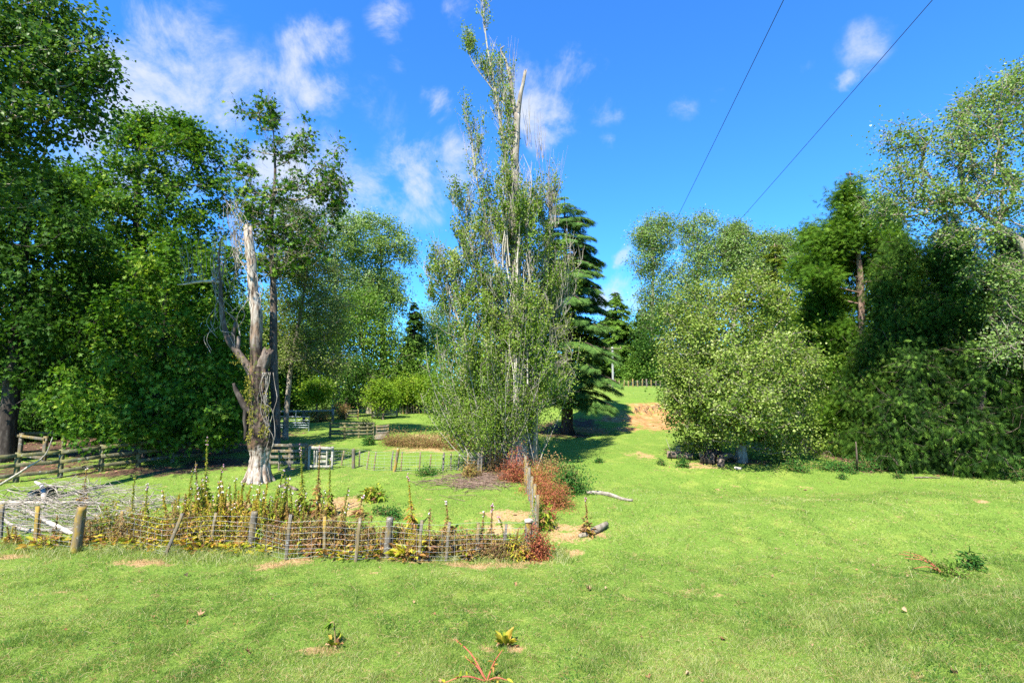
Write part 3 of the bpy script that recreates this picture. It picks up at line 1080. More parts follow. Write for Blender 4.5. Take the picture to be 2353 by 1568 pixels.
def poplar():
    """the tall broken Lombardy poplar in the middle"""
    Y = 24.6
    r = rng_(77)
    b = onground(1187, Y)
    t = thing('lombardy_poplar', 'very tall narrow half-dead poplar with a snapped pale top and bare upright twigs', 'tree', b)
    P_ = lambda x, y, rad, dy=0: (*at(x, y, Y + dy), rad)
    tb = MB()
    main = [(*(b + [0, 0, -.2]), .75), (*(b + [0, 0, .5]), .56), P_(1188, 940, .46), P_(1187, 800, .36), P_(1186, 650, .27), P_(1182, 500, .22), P_(1184, 350, .19), P_(1188, 262, .17)]
    rough_tube(tb, main, 60, 16, .13, 3, .08)
    rough_tube(tb, [P_(1188, 268, .15), P_(1178, 235, .13), P_(1172, 180, .10), P_(1168, 160, .085)], 14, 12, .10, 4, .05, jag=.15)
    rough_tube(tb, [P_(1188, 268, .14), P_(1194, 225, .11), P_(1202, 190, .09), P_(1206, 168, .075)], 14, 12, .10, 5, .06, jag=.3)
    rough_tube(tb, [(*(onground(1130, Y + .1) + [0, 0, -.2]), .26), P_(1128, 1000, .19), P_(1126, 900, .12), P_(1118, 780, .07)], 24, 10, .1, 6, .06)
    rough_tube(tb, [(*(onground(1222, Y + .6) + [0, 0, -.2]), .30), P_(1226, 960, .2, .5), P_(1240, 800, .15, .5), P_(1252, 640, .10, .5), P_(1262, 500, .06, .5), P_(1262, 430, .03, .5)], 30, 10, .1, 7, .06)
    tb.build('trunk', M['bark_pale'], t)
    db, pb = MB(), MB()
    rough_tube(pb, [P_(1172, 190, .07), P_(1162, 140, .06), P_(1152, 110, .04), P_(1156, 108, .02)], 12, 8, .1, 8, .08, jag=.1)
    stems = {
        'main': [P_(1188, 1000, .3), P_(1187, 800, .3), P_(1186, 650, .2), P_(1180, 540, .2), P_(1174, 470, .12)],
        'lead': [P_(1186, 640, .12), P_(1172, 450, .10), P_(1152, 300, .08), P_(1136, 200, .06), P_(1118, 100, .04), P_(1108, -5, .015)],
        'lead2': [P_(1180, 520, .08), P_(1172, 330, .06), P_(1160, 220, .05), P_(1150, 150, .02)],
        'left': [P_(1180, 800, .13), P_(1150, 650, .09), P_(1110, 480, .06), P_(1090, 380, .04), P_(1082, 290, .015)],
        'left2': [P_(1176, 860, .1), P_(1130, 700, .07), P_(1080, 560, .05), P_(1068, 460, .015)],
        'left3': [P_(1130, 960, .1), P_(1080, 800, .06), P_(1040, 700, .04), P_(1020, 610, .015)],
        'right': [P_(1226, 960, .1, .5), P_(1240, 800, .1, .5), P_(1254, 640, .07, .5), P_(1264, 500, .04, .5), P_(1270, 440, .015, .5)],
        'right2': [P_(1230, 900, .09, 1), P_(1262, 780, .07, 1), P_(1285, 690, .04, 1), P_(1298, 600, .015, 1)],
        'side': [P_(1165, 250, .04), P_(1120, 190, .03), P_(1090, 150, .025), P_(1072, 112, .01)],
    }
    spec = {'main': (260, 1.45, 2.2, 200, .5), 'lead': (60, .40, 1.4, 85, .5), 'lead2': (26, .34, 1.1, 80, .5), 'left': (66, .6, 1.6, 95, .5), 'left2': (100, 1.0, 1.7, 140, .5), 'left3': (120, 1.2, 1.5, 230, .55),
            'right': (75, .5, 1.5, 105, .5), 'right2': (85, .9, 1.5, 150, .5), 'side': (14, .2, .6, 130, .4)}
    lb, cb = MB(), MB()
    for kname, pts in stems.items():
        S = spline(pts, 40)
        tubes(lb, S[None, :, :3], S[None, :, 3], 6, .5)
        nb, outr, upl, nl, lz = spec[kname]
        tt = r.random(nb) ** .9 * .97
        st = np.stack([np.interp(tt, np.linspace(0, 1, 40), S[:, i]) for i in range(3)], -1)
        az = r.random(nb) * 6.28
        low = 1 - np.clip((st[:, 2] - b[2]) / 9.0, 0, 1)
        o = outr * (.35 + .9 * r.random(nb)) * (1 + .9 * low)
        h = upl * (.5 + .8 * r.random(nb))
        k = 6
        s = np.linspace(0, 1, k)
        P = np.zeros((nb, k, 3))
        for i, q in enumerate(s):
            e = 1 - (1 - q) ** 1.9
            P[:, i, 0] = st[:, 0] + np.cos(az) * o * e + r.normal(size=nb) * .05 * q
            P[:, i, 1] = st[:, 1] + np.sin(az) * o * e + r.normal(size=nb) * .05 * q
            P[:, i, 2] = st[:, 2] + h * q ** 1.1
        bare = r.random(nb) < np.where(st[:, 2] - b[2] > 7, .42, .25)
        tubes(lb, P, np.outer(.022 * (.6 + .6 * r.random(nb)), np.linspace(1, .25, k)), 4, r.random(nb))
        for i in range(nb):
            # side twigs and leaves along the branch
            nt_ = 7
            ts = (.42 if kname == 'main' else .2) + (.58 if kname == 'main' else .8) * r.random(nt_)
            a = np.stack([np.interp(ts, s, P[i, :, c]) for c in range(3)], -1)
            d = nrm(np.stack([r.normal(size=nt_) * .35, r.normal(size=nt_) * .35, np.full(nt_, 1.0)], -1))
            ln = (.35 + .7 * r.random(nt_))[:, None]
            e = a + d * ln
            tubes(lb, np.stack([a, a + d * ln * .5 + r.normal(size=(nt_, 3)) * .03, e], 1), np.tile([.008, .007, .004], (nt_, 1)), 3, r.random(nt_))
            if bare[i]:
                continue
            m = int(1.15 * nl * (.4 + .9 * r.random()))
            w = r.random(m)
            q = r.integers(0, nt_, m)
            p = a[q] * (1 - w[:, None]) + e[q] * w[:, None] + r.normal(size=(m, 3)) * .10
            Nn = nrm(r.normal(size=(m, 3)) * .6 + r.normal(size=3) * .5 + np.array([-.15, -.35, .45]))
            D = nrm(r.normal(size=(m, 3)) + np.array([0, 0, -.35]))
            leaves(cb, p, D, Nn, .078 * (.7 + .7 * r.random(m)), T_ROUND, np.clip(.5 + .24 * r.normal(size=m) + .18 * r.normal(), 0, 1))
    # fountain of suckers round the foot
    nb = 170
    az = r.random(nb) * 6.28
    o = .4 + 2.5 * r.random(nb)
    bx = b[0] - .6 + r.normal(size=nb) * .8
    by = b[1] + r.normal(size=nb) * .5
    h = 2.2 + 4.8 * r.random(nb)
    sx = np.cos(az) * o - .45
    sy = np.sin(az) * o * .8
    s = np.linspace(0, 1, 7)
    P = np.stack([np.stack([bx + sx * (1 - (1 - q) ** 1.6), by + sy * (1 - (1 - q) ** 1.6), gz(bx, by) + h * q ** .95], -1) for q in s], 1)
    tubes(lb, P, np.outer(.02 * (.6 + .7 * r.random(nb)), np.linspace(1, .25, 7)), 4, r.random(nb))
    for i in range(nb):
        m = int(430 * (.2 + 1.0 * r.random()))
        q = .3 + .7 * r.random(m)
        p = np.stack([np.interp(q, s, P[i, :, c]) for c in range(3)], -1) + r.normal(size=(m, 3)) * np.array([.24, .24, .18])
        leaves(cb, p, nrm(r.normal(size=(m, 3)) + [0, 0, -.35]), nrm(r.normal(size=(m, 3)) * .6 + r.normal(size=3) * .5 + np.array([-.15, -.35, .45])), .08 * (.7 + .7 * r.random(m)), T_OVAL, np.clip(.5 + .25 * r.normal(size=m) + .15 * r.normal(), 0, 1))
        nt_ = 6
        ts = .3 + .7 * r.random(nt_)
        a = np.stack([np.interp(ts, s, P[i, :, c]) for c in range(3)], -1)
        e = a + nrm(r.normal(size=(nt_, 3)) * .6 + [0, 0, .8]) * (.3 + .5 * r.random(nt_))[:, None]
        tubes(lb, np.stack([a, (a + e) / 2 + r.normal(size=(nt_, 3)) * .04, e], 1), np.tile([.007, .006, .003], (nt_, 1)), 3, r.random(nt_))
    for i in range(34):     # grey upright stems up the middle
        x = 1186 + r.normal() * 17
        y0 = 960 - r.random() * 420
        hh = 120 + r.random() * 170
        dy = -.45 - .8 * r.random()
        pts = [P_(x + r.normal() * 4 + k * r.normal() * 2, y0 - hh * k / 4, .042 - .008 * k, dy * (1 - .12 * k)) for k in range(5)]
        S = spline(pts, 14)
        tubes(lb, S[None, :, :3], S[None, :, 3], 5, r.random())
    # a few long pale arching suckers at the left of the foot
    for (x0, y0, x1, y1, x2, y2) in [(1110, 1000, 1040, 930, 1000, 790), (1120, 980, 1075, 900, 1062, 760), (1125, 990, 1095, 880, 1098, 740), (1105, 960, 1010, 905, 985, 860)]:
        S = spline([P_(x0, y0, .03), P_(x1, y1, .024), P_(x2, y2, .01)], 14)
        tubes(lb, S[None, :, :3], S[None, :, 3], 5, .9)
    # tall dead twigs at the broken top and the right column
    for (x, y, w, hh, n) in [(1176, 160, 16, 80, 16), (1262, 440, 26, 110, 34), (1240, 330, 12, 90, 12), (1215, 300, 10, 90, 10), (1276, 480, 16, 60, 14)]:
        for i in range(n):
            x0 = x + r.normal() * w * .4
            a = at(x0, y + 25 + r.random() * 20, Y + .3 + r.normal() * .2)
            e = at(x0 + r.normal() * w * .6 - 2, y - hh * r.random(), Y + .3 + r.normal() * .3)
            mdl = (a + e) / 2 + r.normal(size=3) * .06
            tubes(db, np.array([[a, mdl, e]]), np.array([[.013, .009, .004]]), 3, r.random())
    # twisted bare twigs low on the right side
    for i in range(90):
        x0, y0 = 1250 + r.random() * 30, 930 - r.random() * 170
        a = at(x0, y0, Y + .4 + r.normal() * .3)
        m_ = a + np.array([.25 + .4 * r.random(), r.normal() * .3, .25 * r.normal() + .2])
        e = m_ + np.array([.2 + .35 * r.random(), r.normal() * .3, r.normal() * .4 - .15])
        S = spline([(*a, .013), (*m_, .009), (*(e), .005)], 8)
        tubes(db, S[None, :, :3], S[None, :, 3], 3, r.random())
        m = int(r.random() * 14)
        w = r.random(m)
        p = m_ * (1 - w[:, None]) + e * w[:, None] + r.normal(size=(m, 3)) * .12
        if m:
            leaves(cb, p, r.normal(size=(m, 3)) + [0, 0, -.3], r.normal(size=(m, 3)) + [0, -.3, .5], .08 * (.8 + .5 * r.random(m)), T_OVAL, .55 + .4 * r.random(m))
    lb.build('branches', M['pop_twig'], t)
    pb.build('broken_limb', M['stick'], t)
    db.build('dead_twigs', M['stick'], t)
    cb.build('crown', M['lombardy'], t)
    return t


def dead_trunk():
    Y = 22.0
    b = onground(594, Y)
    t = thing('dead_tree', 'bleached broken dead tree trunk with one horizontal bare limb and hanging vines', 'dead tree', b)
    P_ = lambda x, y, rad, dy=0: (*at(x, y, Y + dy), rad)
    tb = MB()
    rough_tube(tb, [(*(b + [0, 0, -.25]), .56), (*(b + [0, 0, .12]), .46), P_(594, 1070, .385), P_(597, 1045, .38), P_(598, 1028, .45), P_(598, 1010, .50), P_(598, 992, .44), P_(597, 970, .40), P_(594, 940, .38), P_(594, 900, .38), P_(596, 862, .40), P_(597, 842, .30)], 90, 36, .14, 21, .07)
    # buttress roots
    for i, (dx, dy) in enumerate([(-.55, -.35), (.5, -.3), (-.15, -.6), (.6, .2), (-.6, .2), (.25, -.55)]):
        rough_tube(tb, [(*(b + [dx * .35, dy * .35, .75]), .15), (*(b + [dx * .66, dy * .66, .22]), .12), (*(b + [dx * 1.0, dy * 1.0, -.08]), .07)], 12, 10, .12, 30 + i, .06)
    tb.build('trunk', M['stump'], t)
    mb = MB()
    rough_tube(mb, [P_(594, 875, .30), P_(590, 820, .245), P_(588, 770, .235), P_(589, 720, .24), P_(584, 690, .22), P_(579, 640, .20), P_(578, 600, .195), P_(573, 560, .20), P_(571, 540, .175)], 50, 24, .09, 22, .04, jag=.5)
    mb.build('main_stem', M['stump'], t)
    sb = MB()
    rough_tube(sb, [P_(596, 850, .26), P_(606, 832, .24), P_(612, 815, .19)], 14, 18, .16, 23, .12, jag=.35)
    sb.build('broken_stub', M['bark'], t)
    lb = MB()
    rough_tube(lb, [P_(592, 880, .23), P_(570, 842, .17), P_(545, 808, .145), P_(524, 780, .125), P_(513, 740, .105), P_(508, 690, .085), P_(506, 650, .07), P_(503, 600, .035), P_(505, 560, .02)], 44, 14, .10, 24, .07, jag=.2)
    rough_tube(lb, [P_(532, 790, .12), P_(536, 765, .09), P_(540, 745, .07)], 8, 10, .15, 25, .1, jag=.2)
    rough_tube(lb, [P_(545, 802, .10), P_(548, 780, .08), P_(547, 772, .05)], 8, 8, .15, 26, .1)
    lb.build('limb', M['bark'], t)
    hb = MB()
    rough_tube(hb, [P_(506, 648, .07), P_(480, 646, .065), P_(450, 648, .05), P_(422, 653, .035), P_(408, 654, .02)], 24, 8, .1, 27, .1)
    hb.build('bare_limb', M['deadwood'], t)
    wb = MB()
    rough_tube(wb, [P_(588, 948, .20), P_(566, 938, .15), P_(552, 915, .12), P_(540, 893, .08), P_(536, 880, .05)], 20, 12, .12, 28, .1)
    rough_tube(wb, [P_(566, 938, .12), P_(563, 960, .10), P_(564, 985, .07), P_(562, 1010, .05)], 14, 10, .12, 29, .1)
    wb.build('low_limb', M['bark_dark'], t)
    # twigs and vines
    r = rng_(31)
    vb = MB()
    for i in range(26):
        x = r.choice([425, 440, 462, 470, 490, 500, 505, 512]) + r.normal() * 4
        y0, y1 = 648 + r.normal() * 4, 648 - 40 - r.random() * 110
        if x > 485:
            y1 -= 40 * r.random()
        n = 6
        pts = [(*at(x + r.normal() * 3 + (x - 480) * .03 * k, y0 + (y1 - y0) * k / (n - 1), Y + r.normal() * .08), .014 - .0018 * k) for k in range(n)]
        S = spline(pts, 14)
        tubes(vb, S[None, :, :3], S[None, :, 3], 4, r.random())
    for i in range(26):      # loose vines round the top and limbs
        x, y = [(548, 560), (555, 600), (560, 640), (505, 700), (498, 740), (530, 545), (565, 680)][i % 7]
        pts = [(*at(x + r.normal() * 9 + (8 * k if i % 2 else -3 * k), y - 90 + 32 * k + r.normal() * 6, Y - .1 + r.normal() * .15), .013) for k in range(6)]
        S = spline(pts, 18)
        tubes(vb, S[None, :, :3], S[None, :, 3], 4, r.random())
    for i in range(11):      # vines down the right side of the bole
        x = 611 + r.normal() * 8
        pts = [(*at(x + r.normal() * 6, 855 + 30 * k, Y - .33 + r.normal() * .08), .012) for k in range(5 + int(r.random() * 3))]
        S = spline(pts, 20)
        tubes(vb, S[None, :, :3], S[None, :, 3], 4, r.random())
    for i in range(16):      # pale dead shoots rising beside the broken top
        x = 560 - 14 * r.random()
        y0 = 640 - 70 * r.random()
        x1, y1 = 533 + r.normal() * 9, 440 + 70 * r.random()
        pts = [(*at(x + (x1 - x) * (k / 5) ** .6 + r.normal() * 2.5, y0 + (y1 - y0) * k / 5, Y - .05 + r.normal() * .06), .013 - .0018 * k) for k in range(6)]
        S = spline(pts, 16)
        tubes(vb, S[None, :, :3], S[None, :, 3], 4, r.random())
    vb.build('vines', M['stick'], t)
    fb = MB()
    C = []
    for (x, y, w, h, n) in [(574, 885, 8, 28, 40), (570, 905, 8, 25, 26), (577, 965, 7, 40, 44), (606, 988, 12, 12, 30), (576, 1000, 7, 16, 26), (550, 825, 12, 10, 18), (612, 940, 7, 30, 20)]:
        for i in range(n):
            C.append(at(x + r.normal() * w * .6, y + r.normal() * h * .6, Y - .43 + r.normal() * .05))
    C = np.array(C)
    n = len(C)
    for k in range(3):
        leaves(fb, C + r.normal(size=(n, 3)) * .04, r.normal(size=(n, 3)) * .5 + [0, -.4, -.6], r.normal(size=(n, 3)) * .5 + [0, -1, .3], .10 * (.6 + .7 * r.random(n)), T_LANCE, r.random(n))
    fb.build('ivy', M['fern'], t)


def bush(name, label, px, py, w, h, leaf, n, per, size, seed, tmpl=T_OVAL, group=None, stem='stem', cat='bush', nst=16, loc=None, spread=None, depth=None):
    """a low bush: stems fanning from the foot, leaves over its volume; w, h in metres"""
    r = rng_(seed)
    b = g(px, py) if loc is None else np.asarray(loc, float)
    t = thing(name, label, cat, b, group)
    d = nrm(r.normal(size=(n, 3)))
    d[:, 2] = np.abs(d[:, 2])
    C = b + d * (r.random(n) ** .45)[:, None] * np.array([w / 2, (depth or w) / 2, h * .9]) * (.5 + .75 * r.random(n))[:, None] + [0, 0, .05]
    mb = MB()
    k = min(n, nst * 2)
    e = C[:k]
    a = b + r.normal(size=(k, 3)) * np.array([w * .1, w * .08, 0])
    a[:, 2] = gz(a[:, 0], a[:, 1]) - .02
    m = (a + e) / 2 + np.array([0, 0, .12]) * h + r.normal(size=(k, 3)) * .05 * w
    tubes(mb, np.stack([a, m, e], 1), np.tile([.012, .009, .005], (k, 1)) * (.6 + .25 * w), 4, r.random(k))
    twigs(mb, C, r, 2, .25 * h + .1, .004 + .001 * w)
    mb.build('stems', M[stem], t)
    mb = MB()
    clump_leaves(mb, C, r, per, spread or .16 * (w + h) * .5 + .04, size, tmpl, b + [0, 0, h * .3], .5, .25, .8, cv=.28)
    mb.build('foliage', M[leaf], t)
    return t


def build_trees():
    G1 = 'big leafy trees on the left side'
    broadleaf('poplar_tree', 'dark leafy poplar branches reaching into the upper left corner', -105, 17, .38,
              [(40, 130, 190, 120), (170, 190, 100, 80), (120, 60, 105, 70), (225, 165, 55, 40), (60, 280, 150, 60), (185, 270, 55, 35), (-150, 150, 200, 230), (-100, 380, 170, 150), (20, 0, 130, 60)],
              440, 62, .135, 'big_poplar', 'bark', T_ROUND, .46, G1, 2, (-60, -150), tw=3, twmat='twig', flat=.8)
    broadleaf('plane_tree', 'bright lobed-leaf plane tree sweeping low to the rail fence beside the dead trunk', 345, 27, .42,
              [(350, 900, 200, 110, -1), (470, 935, 90, 70, -1.5), (230, 910, 95, 85), (400, 760, 160, 120), (280, 700, 130, 120, 1), (480, 680, 80, 110), (175, 950, 50, 40), (520, 830, 50, 90, -1), (340, 985, 190, 45, -2.2), (480, 1000, 70, 26, -2), (520, 620, 50, 60), (420, 600, 90, 80)],
              600, 56, .20, 'plane', 'bark_dark', T_MAPLE, .50, G1, 3, zmin=1.0, tw=2, droop=.6, up=.7)
    broadleaf('plane_tree', 'tall wind-blown plane tree rising behind the low plane tree at the left', 300, 33, .5,
              [(380, 370, 125, 100), (300, 470, 140, 110), (430, 520, 100, 120), (240, 620, 140, 120), (350, 620, 150, 130), (490, 420, 40, 60), (190, 430, 80, 70), (110, 480, 110, 90), (330, 310, 60, 50), (430, 330, 40, 60), (470, 325, 20, 40), (400, 285, 26, 26), (290, 300, 26, 26), (340, 275, 26, 24), (505, 345, 18, 30), (255, 335, 26, 22), (440, 300, 18, 26), (370, 265, 18, 16)],
              600, 60, .215, 'plane', 'bark', T_MAPLE, .54, G1, 4, tw=2, droop=.3, up=.6)
    broadleaf('dark_tree', 'dark dense tree filling the left edge above the shadowed rails', 8, 26, .4,
              [(60, 450, 110, 90), (40, 600, 120, 120), (100, 720, 130, 110), (40, 810, 90, 100), (160, 560, 80, 90), (110, 880, 70, 45), (180, 780, 70, 70), (-60, 600, 100, 250), (20, 380, 90, 70)],
              420, 46, .22, 'dark_leaf', 'bark_dark', T_MAPLE, .65, G1, 5, tw=1, droop=.5, zmin=1.6)
    broadleaf('plane_tree', 'thin half-bare plane tree behind the dead trunk with pale forked limbs', 632, 30, .26,
              [(570, 258, 30, 24), (622, 268, 40, 36), (700, 330, 40, 26), (752, 400, 30, 34), (640, 345, 40, 30), (556, 392, 30, 18), (698, 268, 14, 12), (772, 345, 14, 20), (690, 420, 70, 46), (596, 460, 46, 46), (772, 480, 24, 34), (556, 330, 14, 12), (608, 238, 22, 14),
               (650, 520, 60, 40), (730, 520, 50, 40), (560, 440, 24, 24), (600, 540, 40, 40), (690, 570, 70, 40), (640, 610, 60, 40), (580, 500, 34, 34), (760, 440, 40, 40), (540, 350, 20, 20), (790, 420, 10, 20)],
              300, 19, .23, 'plane', 'bark', T_MAPLE, .40, None, 6, trunk=[(628, 800, .22), (628, 650, .18), (622, 520, .14), (632, 400, .08), (628, 300, .03)], tw=5, twl=1.2, twr=.010, twmat='twig', rtip=.014)
    broadleaf('plane_tree', 'pale seedy plane tree hanging over the pens right of the dead trunk', 655, 34, .18,
              [(690, 560, 80, 60), (740, 620, 70, 70), (660, 650, 50, 70), (700, 720, 80, 70), (770, 720, 60, 60), (730, 800, 60, 50), (690, 490, 60, 40), (670, 800, 50, 60), (760, 830, 50, 40)],
              420, 60, .14, 'pale', 'twig', T_OVAL, .6, None, 7, tw=5, twl=1.2, twr=.008)
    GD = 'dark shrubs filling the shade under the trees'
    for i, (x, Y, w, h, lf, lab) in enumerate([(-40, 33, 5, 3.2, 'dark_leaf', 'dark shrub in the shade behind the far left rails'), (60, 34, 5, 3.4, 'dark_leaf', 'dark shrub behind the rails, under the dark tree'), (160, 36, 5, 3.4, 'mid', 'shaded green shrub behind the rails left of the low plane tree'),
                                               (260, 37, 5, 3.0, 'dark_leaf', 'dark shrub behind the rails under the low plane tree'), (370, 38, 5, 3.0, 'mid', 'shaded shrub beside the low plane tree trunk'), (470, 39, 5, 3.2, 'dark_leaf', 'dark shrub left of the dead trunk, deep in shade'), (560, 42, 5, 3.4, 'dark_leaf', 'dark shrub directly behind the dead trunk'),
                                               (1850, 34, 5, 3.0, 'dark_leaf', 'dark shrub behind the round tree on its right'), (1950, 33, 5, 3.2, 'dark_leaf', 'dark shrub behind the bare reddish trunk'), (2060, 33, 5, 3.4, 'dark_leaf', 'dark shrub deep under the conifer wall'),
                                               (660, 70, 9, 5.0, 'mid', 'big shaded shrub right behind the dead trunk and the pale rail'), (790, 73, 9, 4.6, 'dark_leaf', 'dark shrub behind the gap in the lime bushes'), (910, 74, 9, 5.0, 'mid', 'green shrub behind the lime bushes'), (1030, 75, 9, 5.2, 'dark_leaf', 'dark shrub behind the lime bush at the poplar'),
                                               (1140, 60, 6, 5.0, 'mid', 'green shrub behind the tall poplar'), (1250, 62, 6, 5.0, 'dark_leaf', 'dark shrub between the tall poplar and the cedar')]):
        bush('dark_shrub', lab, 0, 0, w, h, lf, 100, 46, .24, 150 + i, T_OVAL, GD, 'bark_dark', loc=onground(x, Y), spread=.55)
    GB = 'grey-green poplars behind the stock pens'
    broadleaf('silver_poplar', 'grey-green poplar behind the pens, nearer the half-bare plane tree', 770, 64, .45,
              [(765, 560, 65, 55), (710, 620, 60, 60), (820, 560, 45, 45), (790, 650, 80, 60), (800, 520, 40, 30), (740, 740, 70, 70), (810, 720, 60, 60), (720, 830, 60, 60)], 520, 54, .27, 'silver', 'twig', T_OVAL, .8, GB, 8, tw=2, twl=1.1)
    broadleaf('silver_poplar', 'grey-green poplar behind the pens with a loose branch leaning right', 880, 68, .45,
              [(870, 560, 55, 50), (925, 565, 35, 35), (850, 620, 60, 50), (845, 505, 36, 22), (895, 660, 40, 50), (940, 590, 22, 18), (900, 520, 30, 25), (880, 700, 60, 50), (840, 680, 50, 60)], 440, 54, .28, 'silver', 'twig', T_OVAL, .8, GB, 9, tw=2, twl=1.2)
    broadleaf('willow_tree', 'soft green spreading tree sloping down to the lime bushes', 850, 60, .4,
              [(830, 760, 95, 45), (910, 830, 75, 45), (760, 790, 70, 60), (880, 790, 60, 40), (700, 820, 50, 70), (960, 860, 45, 25), (840, 700, 60, 40), (800, 850, 60, 40), (900, 870, 70, 40)], 560, 54, .27, 'mid', 'twig', T_OVAL, 1.0, None, 10, tw=2)
    broadleaf('background_tree', 'shaded green tree standing close behind the dead trunk', 665, 54, .3, [(660, 840, 45, 60), (690, 900, 50, 40), (640, 900, 35, 40), (700, 780, 40, 50)], 240, 46, .24, 'mid', 'bark_dark', T_OVAL, .9, None, 11, tw=1)
    GL = 'lime-green bushes along the back fence'
    for i, (x, Y, bl, lab) in enumerate([(727, 48, [(727, 895, 36, 28)], 'lime-green bush behind the long pale rail, beside the dead trunk'),
                                        (880, 51, [(880, 915, 40, 26), (872, 895, 25, 20)], 'bright lime bush over the wooden pen panel'),
                                        (1000, 55, [(1000, 905, 38, 22), (985, 885, 40, 18)], 'lime bush at the end of the row beside the tall poplar'),
                                        (935, 57, [(935, 890, 38, 34)], 'green bush between the pen-panel bush and the poplar end bush')]):
        broadleaf('lime_bush', lab, x, Y, .09, bl, 90, 46, .2, 'lime', 'bark', T_OVAL, .55, GL, 20 + i, cat='bush', tw=1, zmin=.3)
    broadleaf('grey_bush', 'half-bare grey twiggy bush between two lime bushes', 848, 60, .1, [(848, 880, 26, 26), (848, 915, 20, 16)], 46, 14, .15, 'pale', 'twig', T_OVAL, .5, None, 26, cat='bush', tw=16, twl=1.3, twr=.016, zmin=.5)
    broadleaf('background_tree', 'dark green bush in the gap between lime bushes and pens', 795, 54, .2, [(795, 890, 40, 45), (820, 850, 40, 40)], 130, 40, .2, 'dark_leaf', 'bark_dark', T_OVAL, .7, None, 27, tw=1)
    conifer('dark_conifer', 'dark conifer in the gap left of the tall poplar', 948, 62, 690, .35, 42, 28, 'thuja', 'bark_dark', .5, 90, 34, .9, T_FROND, .5, .1, hang=.6)
    broadleaf('silver_poplar', 'distant pale poplar seen in the gap left of the tall poplar', 982, 80, .4, [(975, 735, 30, 40), (990, 790, 40, 50), (1015, 740, 30, 45), (960, 800, 30, 50), (1030, 800, 40, 60)], 260, 50, .3, 'silver', 'twig', T_OVAL, 1.2, None, 29, tw=3, twl=2)
    broadleaf('background_tree', 'shaded green tree right behind the tall poplar', 1080, 58, .4, [(1060, 800, 60, 80), (1120, 760, 60, 90), (1180, 820, 70, 70), (1080, 880, 80, 40), (1240, 800, 50, 80), (1230, 880, 60, 40)], 330, 44, .24, 'dark_leaf', 'bark_dark', T_OVAL, 1.0, None, 30, tw=1)

    # hill
    conifer('round_conifer', 'broad cone-shaped conifer on the hill behind the power pole', 1416, 104, 668, .5, 60, 31, 'mid', 'bark_dark', .6, 170, 40, 1.1, T_FROND, .5, .15, shape=.62, hang=.5)
    conifer('dark_conifer', 'dark conifer on the hill right of the power pole', 1480, 102, 705, .5, 48, 32, 'thuja', 'bark_dark', .5, 120, 36, 1.1, T_FROND, .5, .1, shape=.7, hang=.6)
    conifer('dark_conifer', 'dark conifer on the hill between the cedar and the power pole', 1366, 100, 770, .5, 28, 33, 'thuja', 'bark_dark', .5, 110, 36, 1.1, T_FROND, .5, .1, shape=.7, hang=.6)
    broadleaf('background_tree', 'green tree with yellowish skirts behind the hill fence', 1455, 94, .3, [(1445, 850, 28, 24), (1490, 850, 40, 28), (1530, 840, 40, 40), (1470, 830, 20, 20)], 150, 46, .4, 'mid', 'bark_dark', T_OVAL, 1.1, None, 34, tw=1, zmin=.2)
    broadleaf('background_tree', 'green tree on the hill filling the gap between the cedar and the skyline poplars', 1440, 112, .4, [(1445, 760, 40, 55), (1400, 790, 44, 55), (1345, 790, 40, 60), (1470, 800, 40, 50), (1420, 840, 60, 40)], 330, 50, .42, 'mid', 'bark_dark', T_OVAL, 1.4, None, 36, tw=1)
    GH = 'tall grey-green poplars along the skyline on the hill'
    for i, (x, bl, lab) in enumerate([(1500, [(1505, 550, 48, 55), (1490, 600, 38, 40), (1510, 680, 45, 60), (1480, 540, 28, 28), (1530, 510, 25, 22), (1500, 740, 40, 40)], 'tall grey poplar at the left end of the hill skyline'),
                                      (1605, [(1605, 555, 55, 50), (1590, 620, 65, 50), (1640, 600, 50, 50), (1580, 520, 26, 22), (1620, 510, 28, 20), (1600, 690, 70, 50)], 'paler bushier poplar where the left power line ends'),
                                      (1690, [(1685, 560, 42, 45), (1700, 610, 40, 50), (1690, 530, 25, 20)], 'poplar just below the end of the right power line'),
                                      (1775, [(1770, 570, 48, 42), (1810, 565, 34, 30), (1780, 620, 60, 50), (1740, 550, 20, 20), (1835, 580, 20, 20)], 'poplar at the right end of the hill skyline beside the tall conifers')]):
        broadleaf('silver_poplar', lab, x, 98, .5, bl, 380, 50, .36, 'silver', 'twig', T_OVAL, 1.35, GH, 40 + i, tw=3, twl=2.2, twr=.022)
    broadleaf('background_tree', 'dark broad tree under the skyline poplars, left of the round tree', 1510, 92, .4, [(1500, 790, 45, 60), (1530, 840, 45, 50), (1560, 740, 50, 60), (1490, 860, 30, 25)], 300, 50, .34, 'dark_leaf', 'bark_dark', T_OVAL, 1.3, None, 46, tw=1)
    conifer('yellow_conifer', 'yellow-green conifer tips showing over the round tree', 1800, 48, 555, .3, 60, 47, 'yellowcon', 'bark_red', 3, 150, 32, .55, T_FROND, .35, .25, shape=.8, hang=.35)

    # cedar
    conifer('cedar_tree', 'dark layered cedar with drooping flat branches behind the poplar', 1303, 38, 452, .44, 112, 48, 'cedar', 'bark_cedar', 2.2, 150, 170, .5, T_SPRAY, .50, .36, shape=.42, asym=.12, lat=.55, hang=.9, bw=.022)

